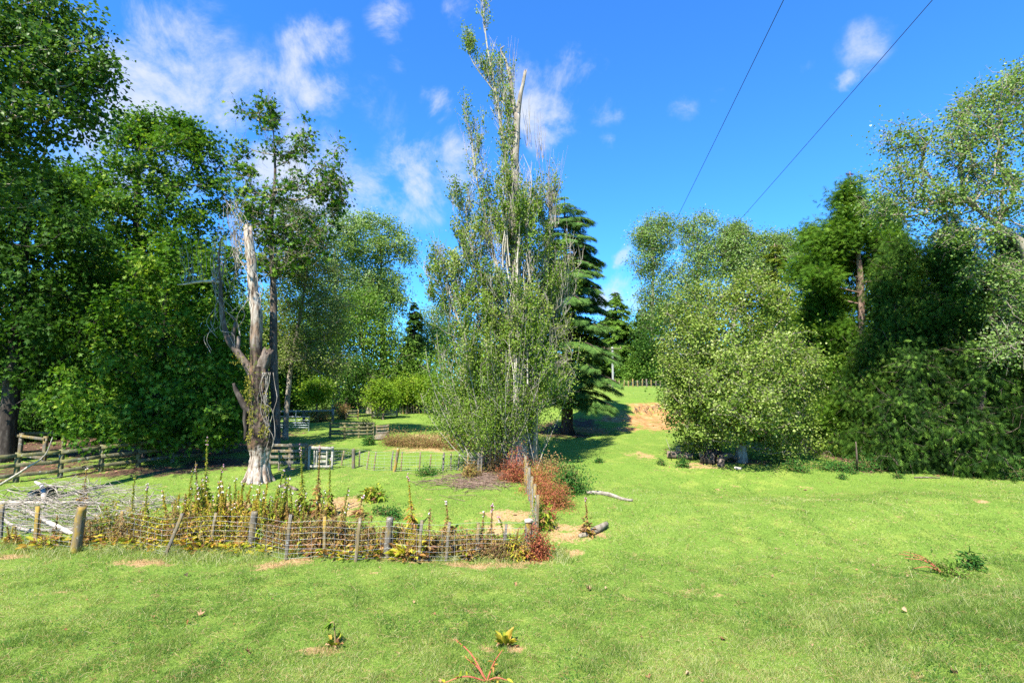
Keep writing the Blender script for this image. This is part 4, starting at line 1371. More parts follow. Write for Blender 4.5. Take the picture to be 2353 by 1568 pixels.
    # round tree
    broadleaf('sycamore_tree', 'round yellow-green tree with leaves down to the ground over the log pile', 1703, 26.5, .26,
              [(1690, 830, 165, 160), (1600, 725, 80, 75), (1755, 705, 80, 65), (1680, 672, 55, 36), (1575, 850, 62, 110), (1825, 850, 50, 100), (1640, 975, 100, 55), (1790, 980, 75, 55), (1570, 950, 42, 50), (1700, 890, 150, 110, -1.5), (1730, 640, 40, 22), (1620, 670, 40, 30), (1600, 1022, 55, 22, .6), (1780, 1030, 70, 24), (1845, 985, 34, 34), (1545, 900, 24, 60), (1860, 870, 24, 50), (1860, 1030, 36, 20)],
              900, 70, .108, 'syc', 'bark_pale', T_ROUND, .46, None, 50, zmin=.35, tw=4, twl=.7, twmat='twig', cv=.28)

    # right side
    M['thuja_back_lightened'] = leafmat('drooping_spray_lightened', [(0, (.016, .045, .008)), (.5, (.045, .105, .014)), (.85, (.10, .185, .024)), (1, (.17, .26, .04))], .36, .55, .2)  # thuja greens brightened in the colour to offset the poplar's shade on back conifers
    GC = 'feathery tall conifers at the right'
    broadleaf('swamp_cypress', 'tall feathery conifer with a bare reddish trunk showing halfway up', 1988, 29, .22,
              [(1955, 470, 34, 36), (1925, 545, 44, 34), (1985, 545, 44, 26), (1935, 600, 56, 26, 1.6), (2010, 610, 26, 20, 1.6), (1915, 690, 46, 26, 1.8), (1950, 850, 46, 40, 1.2), (1925, 950, 40, 40), (1950, 1010, 50, 30), (1952, 430, 14, 20), (1960, 505, 40, 30), (1900, 570, 30, 24), (2035, 560, 40, 40, 1.5), (2040, 640, 40, 50, 1.8), (1925, 760, 40, 40, 1.2), (2040, 500, 26, 30, 1.5), (1890, 640, 36, 30)],
              560, 60, .34, 'cypress', 'bark_red', T_SPRAY, .55, GC, 51, trunk=[(1984, 900, .2), (1980, 750, .17), (1975, 620, .14), (1962, 520, .08), (1955, 440, .03)], tw=2, twmat='bark_red', flat=.6)
    broadleaf('swamp_cypress', 'second feathery conifer, shorter, between the round tree and the reddish trunk', 1905, 32, .2,
              [(1900, 560, 22, 36), (1890, 610, 34, 36), (1875, 680, 42, 46), (1900, 760, 42, 50), (1880, 850, 42, 50), (1895, 940, 44, 60), (1850, 620, 26, 30), (1860, 740, 30, 40), (1920, 620, 40, 50, .8), (1930, 820, 50, 50, .8), (1860, 540, 18, 30)],
              460, 60, .34, 'cypress', 'bark_red', T_SPRAY, .55, GC, 52, ttop=(1898, 530), tw=2, flat=.6)
    conifer('dead_conifer', 'reddish-brown dying conifer tip behind the feathery conifers', 1992, 38, 388, .2, 42, 53, 'rust', 'bark_red', 9, 60, 26, .35, T_SPRAY, .2, .15, hang=.4, shape=.8)
    conifer('dark_conifer', 'tall dark spruce behind the grey poplar at the right', 2075, 34, 440, .3, 85, 54, 'thuja', 'bark_dark', 1, 170, 70, .5, T_SPRAY, .35, .1, hang=.7)
    conifer('dark_conifer', 'tall dark spruce at the back, half hidden by the right poplar', 2215, 38, 440, .3, 100, 55, 'thuja', 'bark_dark', 1, 170, 70, .5, T_SPRAY, .35, .1, hang=.7)
    GT = 'dark drooping conifers forming a wall at the right'
    for i, (x, Y, bl, n, lab) in enumerate([
            (2062, 27, [(2050, 640, 50, 50), (2070, 720, 70, 60), (2040, 800, 60, 60), (2085, 850, 70, 60), (2060, 930, 60, 60), (2070, 590, 34, 40)], 330, 'dark drooping conifer next to the bare reddish trunk'),
            (2175, 26.5, [(2165, 620, 60, 50), (2150, 700, 70, 60), (2190, 780, 75, 70), (2160, 870, 70, 60), (2180, 560, 40, 40), (2200, 950, 60, 60)], 360, 'tall dark drooping conifer in the middle of the right-hand wall'),
            (2310, 26, [(2300, 640, 60, 60), (2320, 740, 70, 70), (2280, 830, 70, 70), (2320, 920, 70, 70), (2330, 570, 40, 50)], 360, 'dark drooping conifer behind the grey poplar twigs at the right edge'),
            (2110, 24, [(2110, 920, 50, 40), (2105, 850, 24, 44), (2165, 890, 26, 50), (2060, 950, 26, 44), (2090, 1000, 70, 50), (2150, 980, 50, 50), (2120, 1050, 75, 34), (2060, 1040, 45, 34)], 290, 'low dark conifer, left one of the two in front of the wall'),
            (2265, 23, [(2250, 890, 40, 50), (2235, 820, 22, 44), (2310, 850, 30, 60), (2200, 930, 24, 44), (2230, 980, 65, 50), (2300, 970, 70, 60), (2260, 1050, 85, 40), (2330, 1040, 60, 50), (2200, 1050, 40, 34)], 330, 'low dark conifer, right one of the two in front of the wall'),
            (2420, 23, [(2400, 760, 70, 100), (2420, 900, 80, 100), (2400, 1030, 70, 60)], 240, 'dark drooping conifer cut by the right edge of the view'),
            (1990, 27.5, [(1985, 900, 40, 50), (2000, 980, 45, 45), (1975, 1030, 50, 40), (2010, 840, 30, 40)], 170, 'low dark conifer at the foot of the reddish trunk')]):
        broadleaf('drooping_conifer', lab, x, Y, .26, bl, int(n * (.85 if Y > 25 else .62)), 100, .27, 'thuja_back_lightened' if Y > 25.5 else 'thuja', 'bark_dark', T_SPRAY, .44 if Y > 25 else .33, GT, 60 + i, zmin=.15, droop=1.5, tw=3, twl=1.0, twr=.009, up=.35, flat=1.2, twmat='bark', ttop=(bl[0][0], min(q[1] - q[3] for q in bl) + 20))
    broadleaf('silver_poplar', 'big grey-green poplar leaning in from the right edge over the conifers', 2400, 22, .36,
              [(2200, 350, 95, 75), (2105, 325, 70, 45), (2280, 240, 70, 75), (2335, 175, 30, 40), (2060, 400, 50, 50), (2130, 460, 95, 55), (2250, 440, 100, 75), (2215, 545, 90, 30), (2325, 700, 36, 80), (2300, 620, 60, 55), (2300, 800, 36, 34), (2060, 320, 30, 30), (2400, 350, 60, 220), (2020, 480, 30, 40), (2240, 300, 80, 60)],
              560, 46, .10, 'silver', 'twig', T_ROUND, .5, None, 56, trunk=[(2398, 800, .33), (2376, 640, .25), (2345, 560, .19), (2290, 515, .12), (2240, 480, .05)], tw=4, twl=.9, twr=.009)
    # behind everything: trees filling the far side, one by one
    GF = 'background trees closing off the paddock'
    r = rng_(90)
    far = [(40, 44, 560, 'dark_leaf', 'far dark tree beyond the rails at the left edge'), (170, 46, 600, 'dark_leaf', 'far dark tree behind the low plane tree'), (300, 48, 600, 'mid', 'far green tree deep in the shade behind the plane tree'),
           (430, 47, 620, 'dark_leaf', 'far dark tree left of the dead trunk'), (560, 50, 640, 'mid', 'far green tree directly behind the dead trunk'), (650, 56, 640, 'mid', 'far green tree right of the dead trunk'),
           (1620, 48, 760, 'dark_leaf', 'far dark tree behind the round tree'), (1740, 46, 720, 'mid', 'far green tree behind the right half of the round tree'), (1850, 44, 640, 'dark_leaf', 'far dark tree behind the feathery conifers'),
           (1960, 46, 640, 'mid', 'far tree behind the bare reddish trunk'), (2080, 44, 600, 'dark_leaf', 'far dark tree behind the left of the conifer wall'), (2220, 42, 560, 'dark_leaf', 'far dark tree behind the right of the conifer wall'), (2330, 40, 600, 'dark_leaf', 'far dark tree at the right edge')]
    for i, (x, Y, yt, lf, lab) in enumerate(far):
        h = (960 - yt) / 2
        bl = [(x, yt + h * .6, 62, h * .62), (x - 45, yt + h * 1.1, 45, h * .5), (x + 45, yt + h * 1.15, 45, h * .5), (x, yt + h * 1.55, 75, h * .45)]
        broadleaf('background_tree', lab, x, Y, .3, bl, 330, 46, .28, lf, 'bark_dark', T_OVAL, 1.0, GF, 100 + i, tw=1)
    # the far-off wood that closes the horizon, seen as one mass
    n = 1500
    az = r.random(n) * 2.6 - 1.3
    d = 125 + r.random(n) * 45
    P = np.stack([np.sin(az) * d, np.cos(az) * d, np.zeros(n)], -1)
    P[:, 2] = gz(P[:, 0], P[:, 1]) + r.random(n) ** .8 * (6 + 5 * vnoise(az * 20, az * 0, 1, 5))
    mb = MB()
    clump_leaves(mb, P, r, 26, 2.4, 1.0, T_OVAL, np.array([0, 100, 0.]), .5, .3)
    o = mb.build('woodland', M['mid'])
    o['kind'] = 'stuff'
    o['label'] = 'distant belt of mixed woodland beyond the hill'


poplar()
dead_trunk()
build_trees()


# ------------------------------------------------------------------ fences, gates, pens
def netting(mb, line, h0, h1, nh, vs, rad):
    """wire netting along a polyline of ground points"""
    line = np.asarray(line, float)
    d = np.concatenate([[0], np.cumsum(np.linalg.norm(np.diff(line[:, :2], axis=0), axis=1))])
    n = max(int(d[-1] / .25), 3)
    s = np.linspace(0, d[-1], n)
    X, Y = np.interp(s, d, line[:, 0]), np.interp(s, d, line[:, 1])
    Z = np.interp(s, d, line[:, 2])
    for k in range(nh):
        f = (k / (nh - 1)) ** 1.15
        hh = h0 + (h1 - h0) * f
        w = np.sin(s * 2.1 + k * 1.7) * .012 + np.sin(s * .9 + k) * .014
        P = np.stack([X, Y, Z + hh + w], -1)
        tubes(mb, P[None], np.full((1, n), rad), 3, .5)
    m = int(d[-1] / vs)
    sv = np.linspace(0, d[-1], m)
    X, Y, Z = np.interp(sv, d, line[:, 0]), np.interp(sv, d, line[:, 1]), np.interp(sv, d, line[:, 2])
    P = np.stack([np.stack([X, Y, Z + h0], -1), np.stack([X, Y, Z + (h1 * .5)], -1), np.stack([X, Y, Z + h1 * .86], -1)], 1)
    tubes(mb, P, np.full((m, 3), rad * .75), 3, .5)


def post_part(t, base, top, w, kind, label=None, seed=0):
    mb = MB()
    base, top = np.asarray(base, float), np.asarray(top, float)
    base = base - nrm(top - base) * .25
    r = rng_(seed)
    if kind == 'round':
        a = base + (top - base) * .985
        rough_tube(mb, [(*base, w * .52), (*((base + top) / 2 + r.normal(size=3) * .008), w * .5), (*a, w * .47), (*top, w * .42)], 16, 14, .035, seed, .02, rnd=r.random())
    else:
        box(mb, base, top, w, w * .62, (0, 1, .01), r.random(), .012, seed)
    o = mb.build('post', M['post_gold'] if kind == 'gold' or (kind == 'round' and label and 'gold' in label) else M['post'], t)
    if label:
        o['label'] = label
    return o


def near_fence():
    Y0 = 14.0
    # top x,y, base x,y in the picture, width m, kind
    posts = [(5, 1158, 0, 1238, .11, 'sq', None), (87, 1162, 81, 1257, .10, 'gold', None), (188, 1163, 173, 1268, .235, 'round', 'thick gold-lichened round post'), (281, 1173, 270, 1250, .08, 'gold', None),
             (419, 1179, 379, 1277, .075, 'sq', 'post leaning sharply to the right'), (496, 1177, 482, 1262, .075, 'sq', None), (585, 1174, 575, 1264, .19, 'round', 'thick dark round post'), (668, 1181, 657, 1286, .075, 'sq', None),
             (746, 1185, 745, 1282, .075, 'gold', None), (827, 1189, 817, 1290, .075, 'gold', None), (896, 1187, 889, 1281, .19, 'round', 'thick pale grey round post'), (969, 1194, 962, 1288, .075, 'sq', None),
             (1032, 1199, 1024, 1290, .075, 'sq', None), (1099, 1201, 1094, 1283, .075, 'sq', None), (1163, 1203, 1158, 1283, .07, 'sq', None)]
    t = thing('wire_fence', 'wire netting fence with weathered posts along the front of the paddock', 'fence', g(745, 1282))
    line = []
    for i, (tx, ty, bx, by, w, k, lab) in enumerate(posts):
        b = g(bx, by)
        tp = at(tx, ty, b[1] - .02)
        post_part(t, b, tp, w, k, lab, 200 + i)
        line.append(b)
    b = g(1213, 1283)
    tp = at(1214, 1196, b[1])
    post_part(t, b, tp, .2, 'round', 'thick corner post with a pale lichened cap', 230)
    line.append(b)
    cb = MB()
    rough_tube(cb, [(*(tp + [0, 0, -.02]), .115), (*(tp + [0, 0, .03]), .12), (*(tp + [0, 0, .055]), .06)], 6, 12, .12, 5, .05)
    cb.build('post_cap', M['deadwood'], t)
    bb = MB()
    rough_tube(bb, [(*at(1150, 1272, b[1] + .5), .075), (*at(1212, 1243, b[1] + .03), .07)], 12, 10, .06, 9, .04, jag=.03)
    bb.build('brace', M['post'], t)
    line = np.array(line)
    line[:, 1] -= .075
    first = line[0] + (line[0] - line[1]) * 2.5
    first[2] = gz(first[0], first[1])
    line = np.concatenate([[first], line])
    nb = MB()
    netting(nb, line, .06, .93, 8, .31, .0026)
    nb.build('netting', M['wire'], t)
    # side fence running away from the corner
    t2 = thing('wire_fence', 'wire netting fence running away from the corner post to the red bush', 'fence', b)
    pts = [(1236, 1176, 1233, 1226, .08, 'gold'), (1229, 1137, 1227, 1200, .09, 'gold'), (1222, 1114, 1221, 1172, .09, 'gold'), (1216, 1092, 1215, 1150, .09, 'sq'), (1211, 1076, 1210, 1132, .10, 'gold'), (1207, 1064, 1206, 1115, .09, 'sq')]
    l2 = [line[-1] + [0, .1, 0]]
    for i, (tx, ty, bx, by, w, k) in enumerate(pts):
        bb_ = g(bx, by)
        post_part(t2, bb_, bb_ + np.array([(tx - bx) / F * bb_[1], 0, 1.12 + .05 * (i % 2)]), w, k, None, 250 + i)
        l2.append(bb_)
    nb = MB()
    netting(nb, l2, .05, .98, 9, .16, .0026)
    nb.build('netting', M['wire'], t2)


def mid_fence():
    t = thing('wire_fence', 'second wire fence of thin stakes crossing the middle of the paddock', 'fence', g(905, 1081))
    pts = [(642, 1045, 640, 1081, .07, 'sq', None), (790, 1034, 784, 1069, .07, 'gold', None), (812, 1030, 812, 1075, .16, 'round', 'rusty brown round post'), (826, 1034, 825, 1072, .06, 'gold', None), (848, 1036, 842, 1078, .06, 'gold', None), (864, 1037, 858, 1080, .06, 'sq', None),
           (903, 1035, 898, 1080, .06, 'sq', None), (915, 1029, 906, 1083, .15, 'round', 'leaning gold-lichened round post'), (924, 1037, 921, 1082, .06, 'sq', None), (966, 1037, 963, 1082, .06, 'gold', None), (990, 1042, 987, 1081, .06, 'sq', None),
           (1020, 1039, 1017, 1082, .09, 'sq', None), (1036, 1040, 1035, 1080, .06, 'sq', None), (1055, 1042, 1052, 1080, .06, 'sq', None), (1075, 1040, 1073, 1084, .07, 'sq', None), (1100, 1037, 1098, 1086, .09, 'sq', None), (1108, 1036, 1106, 1088, .09, 'round', None)]
    line = []
    for i, (tx, ty, bx, by, w, k, lab) in enumerate(pts):
        b = g(bx, by)
        b = np.array(b)
        post_part(t, b, at(tx, ty, b[1]), w, k, lab, 300 + i)
        line.append(b)
    nb = MB()
    netting(nb, np.array(line) + [0, -.05, 0], .05, .85, 7, .3, .0032)
    nb.build('netting', M['wire'], t)


def rails(t, A, B, zs, w, th, mat, seed, ztopB=None, off=(0, -.06, 0)):
    """horizontal boards from A to B at heights zs, each one a part"""
    for i, z in enumerate(zs):
        mb = MB()
        z2 = ztopB[i] if ztopB is not None else z
        box(mb, np.asarray(A) + off + np.array([0, 0, z]), np.asarray(B) + off + np.array([0, 0, z2]), th, w, (0, 0, 1), .2 + .6 * ((i * 37 + seed * 13) % 10) / 10, .012, seed + i)
        mb.build('rail', M[mat], t)


def rail_fences():
    # front rail fence at the left
    def run(name, label, pxs, Ya, Yb, n, h, nr, mat, seed, x0, x1, w=.17):
        A, B = onground(x0, Ya), onground(x1, Yb)
        t = thing(name, label, 'fence', A)
        for i in range(n):
            f = i / (n - 1)
            p = A + (B - A) * f
            p[2] = gz(p[0], p[1])
            mb = MB()
            box(mb, p + [0, 0, -.2], p + [0, 0, h + .04], .17, .15, (0, 1, .01), .3 + .1 * i % .5, .01, seed + i)
            mb.build('post', M[mat], t)
        zz = [h * (.25 + .68 * k / (nr - 1)) for k in range(nr)]
        for i in range(0, n - 1):
            p, q = A + (B - A) * i / (n - 1), A + (B - A) * (i + 1) / (n - 1)
            p, q = p.copy(), q.copy()
            p[2], q[2] = gz(p[0], p[1]), gz(q[0], q[1])
            rails(t, p, q, zz, w, .045, mat, seed * 3 + i * 5, off=(.03, -.105, (i % 2) * .006))
        return t
    run('rail_fence', 'brown three-rail fence behind the brush pile', None, 20.8, 26.5, 7, 1.18, 3, 'rail', 400, -75, 470, .15)
    run('rail_fence', 'darker rail fence parallel behind the front rails', None, 25.5, 31.0, 6, 1.4, 2, 'rail', 440, -80, 420, .15)
    run('rail_fence', 'old grey sagging rails at the far left edge', None, 27.5, 25.5, 4, 1.35, 2, 'post', 470, -60, 100, .13)
    run('rail_fence', 'dark board rails in the shade beneath the plane tree', None, 29.0, 29.5, 6, 1.15, 3, 'rail', 490, 280, 590)
    # weathered boards and white gate at the mid fence
    Y = 24.4
    A, B = onground(617, Y), onground(704, Y)
    t = thing('board_barrier', 'weathered grey board panel overgrown beside the dead trunk', 'fence panel', A)
    rails(t, A, B, [.28, .55, .82, 1.08], .13, .04, 'post', 500)
    for f in (0.02, .55, .98):
        p = A + (B - A) * f
        mb = MB()
        box(mb, p + [0, 0, -.2], p + [0, 0, 1.16], .12, .1, (0, 1, .01), .4)
        mb.build('post', M['post'], t)
    A, B = onground(709, Y - .1), onground(764, Y - .1)
    t = thing('wooden_gate', 'whitewashed wooden gate with upright slats in the mid fence', 'gate', A)
    h = 1.02
    for nm, a, b, w in (('top_rail', A + [0, 0, h], B + [0, 0, h - .06], .12), ('bottom_rail', A + [0, 0, .16], B + [0, 0, .14], .1)):
        mb = MB()
        box(mb, a + [0, -.07, 0], b + [0, -.07, 0], .05, w, (0, 0, 1), .2, .01)
        mb.build(nm, M['whitewood'], t)
    for i, f in enumerate((0, .22, .32, .74, .97)):
        p = A + (B - A) * f
        mb = MB()
        box(mb, p + [0, 0, -.1], p + [0, 0, h + (.03 if i else 0)], .1 if i in (0, 4) else .06, .06, (0, 1, .01), .5, .01, i)
        mb.build('upright', M['whitewood'], t)
    for i, z in enumerate((.36, .58, .8)):
        for f0, f1 in ((.24, .42), (.46, .72)):
            mb = MB()
            box(mb, A + (B - A) * f0 + [0, .05, z], A + (B - A) * f1 + [0, .05, z - .01], .04, .13, (0, 0, 1), .3, .01, i)
            mb.build('slat', M['whitewood'], t)
    # dark hurdle
    A, B = onground(758, 35), onground(857, 35.5)
    t = thing('wooden_hurdle', 'dark wooden hurdle standing in shade on the lawn behind the mid fence', 'hurdle', A)
    rails(t, A, B, [.3, .52, .75, 1.0], .12, .045, 'rail', 520)
    for f in (0, .33, .66, .86, 1):
        p = A + (B - A) * f
        mb = MB()
        box(mb, p + [0, 0, -.2], p + [0, 0, 1.05], .13, .1, (0, 1, .01), .6, .01)
        mb.build('post', M['rail'], t)
    A, B = onground(864, 35), onground(892, 35)
    t = thing('loading_ramp', 'small pale wooden ramp beside the dark hurdle', 'ramp', A)
    rails(t, A, B, [.4, .62, .82], .12, .04, 'post', 530)
    for f in (0.03, .97):
        p = A + (B - A) * f
        mb = MB()
        box(mb, p + [0, 0, -.2], p + [0, 0, .92], .1, .09, (0, 1, .01), .6)
        mb.build('post', M['post'], t)
    mb = MB()
    box(mb, (A + B) / 2 + [0, -.1, .32], (A + B) / 2 + [-.08, -1.0, .05], .75, .05, (0, .3, 1), .3)
    mb.build('ramp_board', M['post'], t)
    # steel gate
    A, B = onground(622, 40), onground(709, 40.5)
    t = thing('steel_gate', 'grey tubular steel gate standing in the shaded pen', 'gate', A)
    for i, z in enumerate((.28, .46, .64, .85, 1.1)):
        mb = MB()
        tubes(mb, np.array([[A + [0, 0, z], (A + B) / 2 + [0, 0, z], B + [0, 0, z]]]), np.full((1, 3), .028), 6)
        mb.build('bar', M['steel'], t)
    for f in (0, .64, 1):
        p = A + (B - A) * f
        mb = MB()
        e = .5 if f == .64 else 0
        tubes(mb, np.array([[p + [0, 0, .0 if f != .64 else .28], p + [0, 0, .7], p + [0, 0, 1.1 + e]]]), np.full((1, 3), .03), 6)
        mb.build('upright', M['steel'], t)
    # long pale rail, its post and low panels
    A, B = onground(630, 47), onground(764, 48)
    t = thing('rail_fence', 'single long pale rail on posts in front of the lime bush', 'fence', A)
    rails(t, A, B, [1.0], .17, .06, 'whitewood', 540)
    for f in (0, .5, 1):
        p = A + (B - A) * f
        mb = MB()
        box(mb, p + [0, 0, -.2], p + [0, 0, 1.05 if f < 1 else 1.15], .22, .2, (0, 1, .01), .6)
        mb.build('post', M['bark_pale' if f == 1 else 'post'], t)
    A, B = onground(795, 50), onground(822, 50.5)
    t = thing('board_barrier', 'short yellowish slatted panel out on the back lawn', 'fence panel', A)
    rails(t, A, B, [.3, .58, .85], .14, .05, 'rail', 550)
    for f in (0, 1):
        p = A + (B - A) * f
        mb = MB()
        box(mb, p + [0, 0, -.2], p + [0, 0, 1.0], .13, .12, (0, 1, .01), .9)
        mb.build('post', M['post_gold'], t)
    A, B = onground(855, 52), onground(912, 53)
    t = thing('board_barrier', 'pale board pen panel under the bright lime bush', 'fence panel', A)
    rails(t, A, B, [.2, .38, .56, .74], .13, .05, 'whitewood', 560)
    for f in (0, .2, 1):
        p = A + (B - A) * f
        mb = MB()
        box(mb, p + [0, 0, -.2], p + [0, 0, .95], .16, .12, (0, 1, .01), .8)
        mb.build('post', M['post_gold'], t)

    def stakes(label, pts, hs, w, seed):
        t = thing('wire_fence', label, 'fence', pts[0])
        r = rng_(seed)
        for i, p in enumerate(pts):
            post_part(t, p, p + np.array([r.normal() * .05, 0, hs * (.85 + .3 * r.random())]), w * (.8 + .5 * r.random()), 'gold' if r.random() < .45 else 'sq', None, seed + i)
        nb = MB()
        netting(nb, pts, .1, hs * .85, 5, .6, .004)
        nb.build('netting', M['wire'], t)
    stakes('far fence of uneven stakes in front of the lime bushes', [onground(920 + 6.2 * i, 57 + .05 * i) for i in range(25)], 1.05, .12, 600)
    stakes('thin stake fence along the crest of the hill behind the power pole', [onground(1370 + 10.5 * i, 84 - .05 * i) for i in range(20)], 1.15, .17, 640)


near_fence()
mid_fence()
rail_fences()


def power():
    b = onground(1408, 76)
    t = thing('power_pole', 'pale concrete power pole with a wooden crossarm on the hill crest', 'power pole', b)
    H = at(1408, 797, 76)[2] - b[2]
    mb = MB()
    box(mb, b + [0, 0, -.4], b + [0, 0, H], .27, .24, (0, 1, .001), .2)
    mb.build('pole', M['concrete'], t)
    mb = MB()
    box(mb, b + [-1.35, -.2, H - .25], b + [1.35, -.2, H - .25], .12, .14, (0, 0, 1), .4)
    mb.build('crossarm', M['rail'], t)
    ends = []
    for x in (-1.2, -.5, 1.2):
        mb = MB()
        rough_tube(mb, [(*(b + [x, -.2, H - .2]), .05), (*(b + [x, -.2, H - .08]), .075), (*(b + [x, -.2, H + .02]), .05)], 8, 8, 0, 1, 0)
        mb.build('insulator', M['porcelain'], t)
        ends.append(b + np.array([x, -.2, H + .02]))
    mb = MB()
    box(mb, b + [-.25, -.12, H * .28], b + [-.25, -.12, H * .2], .3, .3, (0, 1, 0), .4)
    # the two lines run over the camera to a pole behind it
    for (x1, y1, e, lab) in ((1800, 0, ends[1], 'thin dark power line, the left one of the two crossing the sky'), (2142, 0, ends[2], 'thin dark power line, the right one of the two crossing the sky')):
        d = pdir(x1, y1)
        # on the ray through the picture's top edge, at the height the wire has there
        z1 = e[2] + 1.2
        k = (z1 - CAMZ) / d[2]
        p1 = np.array([d[0] * k, d[1] * k, z1])
        far = e + (p1 - e) * 1.45
        s = np.linspace(0, 1, 60)
        P = e + (far - e) * s[:, None]
        P[:, 2] -= 4 * .9 * s * (1 - s) * (1.0)
        P[:, 2] += 4 * .9 * (1 / 1.45) * (1 - 1 / 1.45) * s * 1.45
        mb = MB()
        tubes(mb, P[None], np.full((1, 60), .0085), 5)
        o = mb.build('power_line', M['cable'])
        o['label'] = lab
        o['category'] = 'power line'
        o['group'] = 'power lines crossing the sky'


power()


# ------------------------------------------------------------------ plants and small things
def foxglove(seed, H, leafkey, fl, bend=0.0, dens=1.0, basal=14):
    """a flowering stalk at the origin: stem, drying leaves, seed heads and a few bells at the tip"""
    r = rng_(seed)
    t = thing('foxglove', 'foxglove', 'foxglove', (0, 0, 0))
    s = np.linspace(0, 1, 12)
    S = np.stack([bend * s ** 2 * .5 + r.normal() * .03 * s, r.normal() * .06 * s, H * (s - .12 * abs(bend) * s ** 3), .013 * (1 - .72 * s)], -1)
    mb = MB()
    tubes(mb, S[None, :, :3], S[None, :, 3], 5, .5)
    mb.build('stem', M['stem'], t)
    lf = MB()
    q = r.integers(0, 3, basal)
    az = r.random(basal) * 6.28
    P = np.stack([np.cos(az) * .03, np.sin(az) * .03, .02 + .10 * r.random(basal)], -1)
    D = np.stack([np.cos(az), np.sin(az), .25 + .9 * r.random(basal)], -1)
    leaves(lf, P, D, nrm(np.stack([-np.cos(az) * .5, -np.sin(az) * .5, np.ones(basal)], -1) + r.normal(size=(basal, 3)) * .2), .16 + .16 * r.random(basal), T_LANCE_W, np.clip(r.random(basal), 0, 1))
    n = int(85 * dens * H)
    f = r.random(n) ** 1.35 * .68 + .03
    az = r.random(n) * 6.28
    P = np.stack([np.interp(f, s, S[:, i]) for i in range(3)], -1) + r.normal(size=(n, 3)) * .05 * (1 - f)[:, None]
    D = np.stack([np.cos(az), np.sin(az), .5 - 1.5 * r.random(n)], -1)
    leaves(lf, P, D, nrm(np.array([0, 0, 1.]) + r.normal(size=(n, 3)) * .4), np.maximum(.29 - .42 * f, .05) * (.6 + .7 * r.random(n)), T_LANCE_W, np.clip(.25 + .8 * r.random(n) + .2 * (1 - f) - .1, 0, 1))
    n = int(105 * dens * H)      # seed heads up the spike
    f = .42 + .52 * r.random(n)
    az = r.random(n) * 6.28
    P = np.stack([np.interp(f, s, S[:, i]) for i in range(3)], -1)
    D = np.stack([np.cos(az), np.sin(az), .2 + .5 * r.random(n)], -1)
    leaves(lf, P, D, r.normal(size=(n, 3)), .028 + .024 * r.random(n), T_OVAL_F, np.clip(.2 + .6 * r.random(n), 0, 1))
    lf.build('foliage', M[leafkey], t)
    if fl:
        fb = MB()
        n = max(fl - 4, 3)
        f = .86 + .12 * r.random(n)
        if bend:
            f = .82 + .18 * r.random(n)
        az = r.random(n) * 6.28
        P = np.stack([np.interp(f, s, S[:, i]) for i in range(3)], -1)
        tone = r.random()
        for k in range(n):
            d = nrm([math.cos(az[k]), math.sin(az[k]), -.55])
            rough_tube(fb, [(*P[k], .006), (*(P[k] + d * .02), .012), (*(P[k] + d * .045), .017)], 5, 7, .02, k, 0, rnd=np.clip(tone + .25 * r.normal(), 0, 1), cap=False)
        fb.build('flowers', M['petal'], t)
    return t


T_LANCE_W = (np.array([(0, 0, 0), (.17, .3, .05), (.15, .65, .02), (0, 1, -.2), (-.15, .65, .02), (-.17, .3, .05)], float), np.array([(0, 1, 2), (0, 2, 3), (0, 3, 4), (0, 4, 5)]))
T_OVAL_F = (np.array([(0, 0, 0), (.4, .5, .1), (0, 1, 0), (-.4, .5, .1)], float), np.array([(0, 1, 2), (0, 2, 3)]))


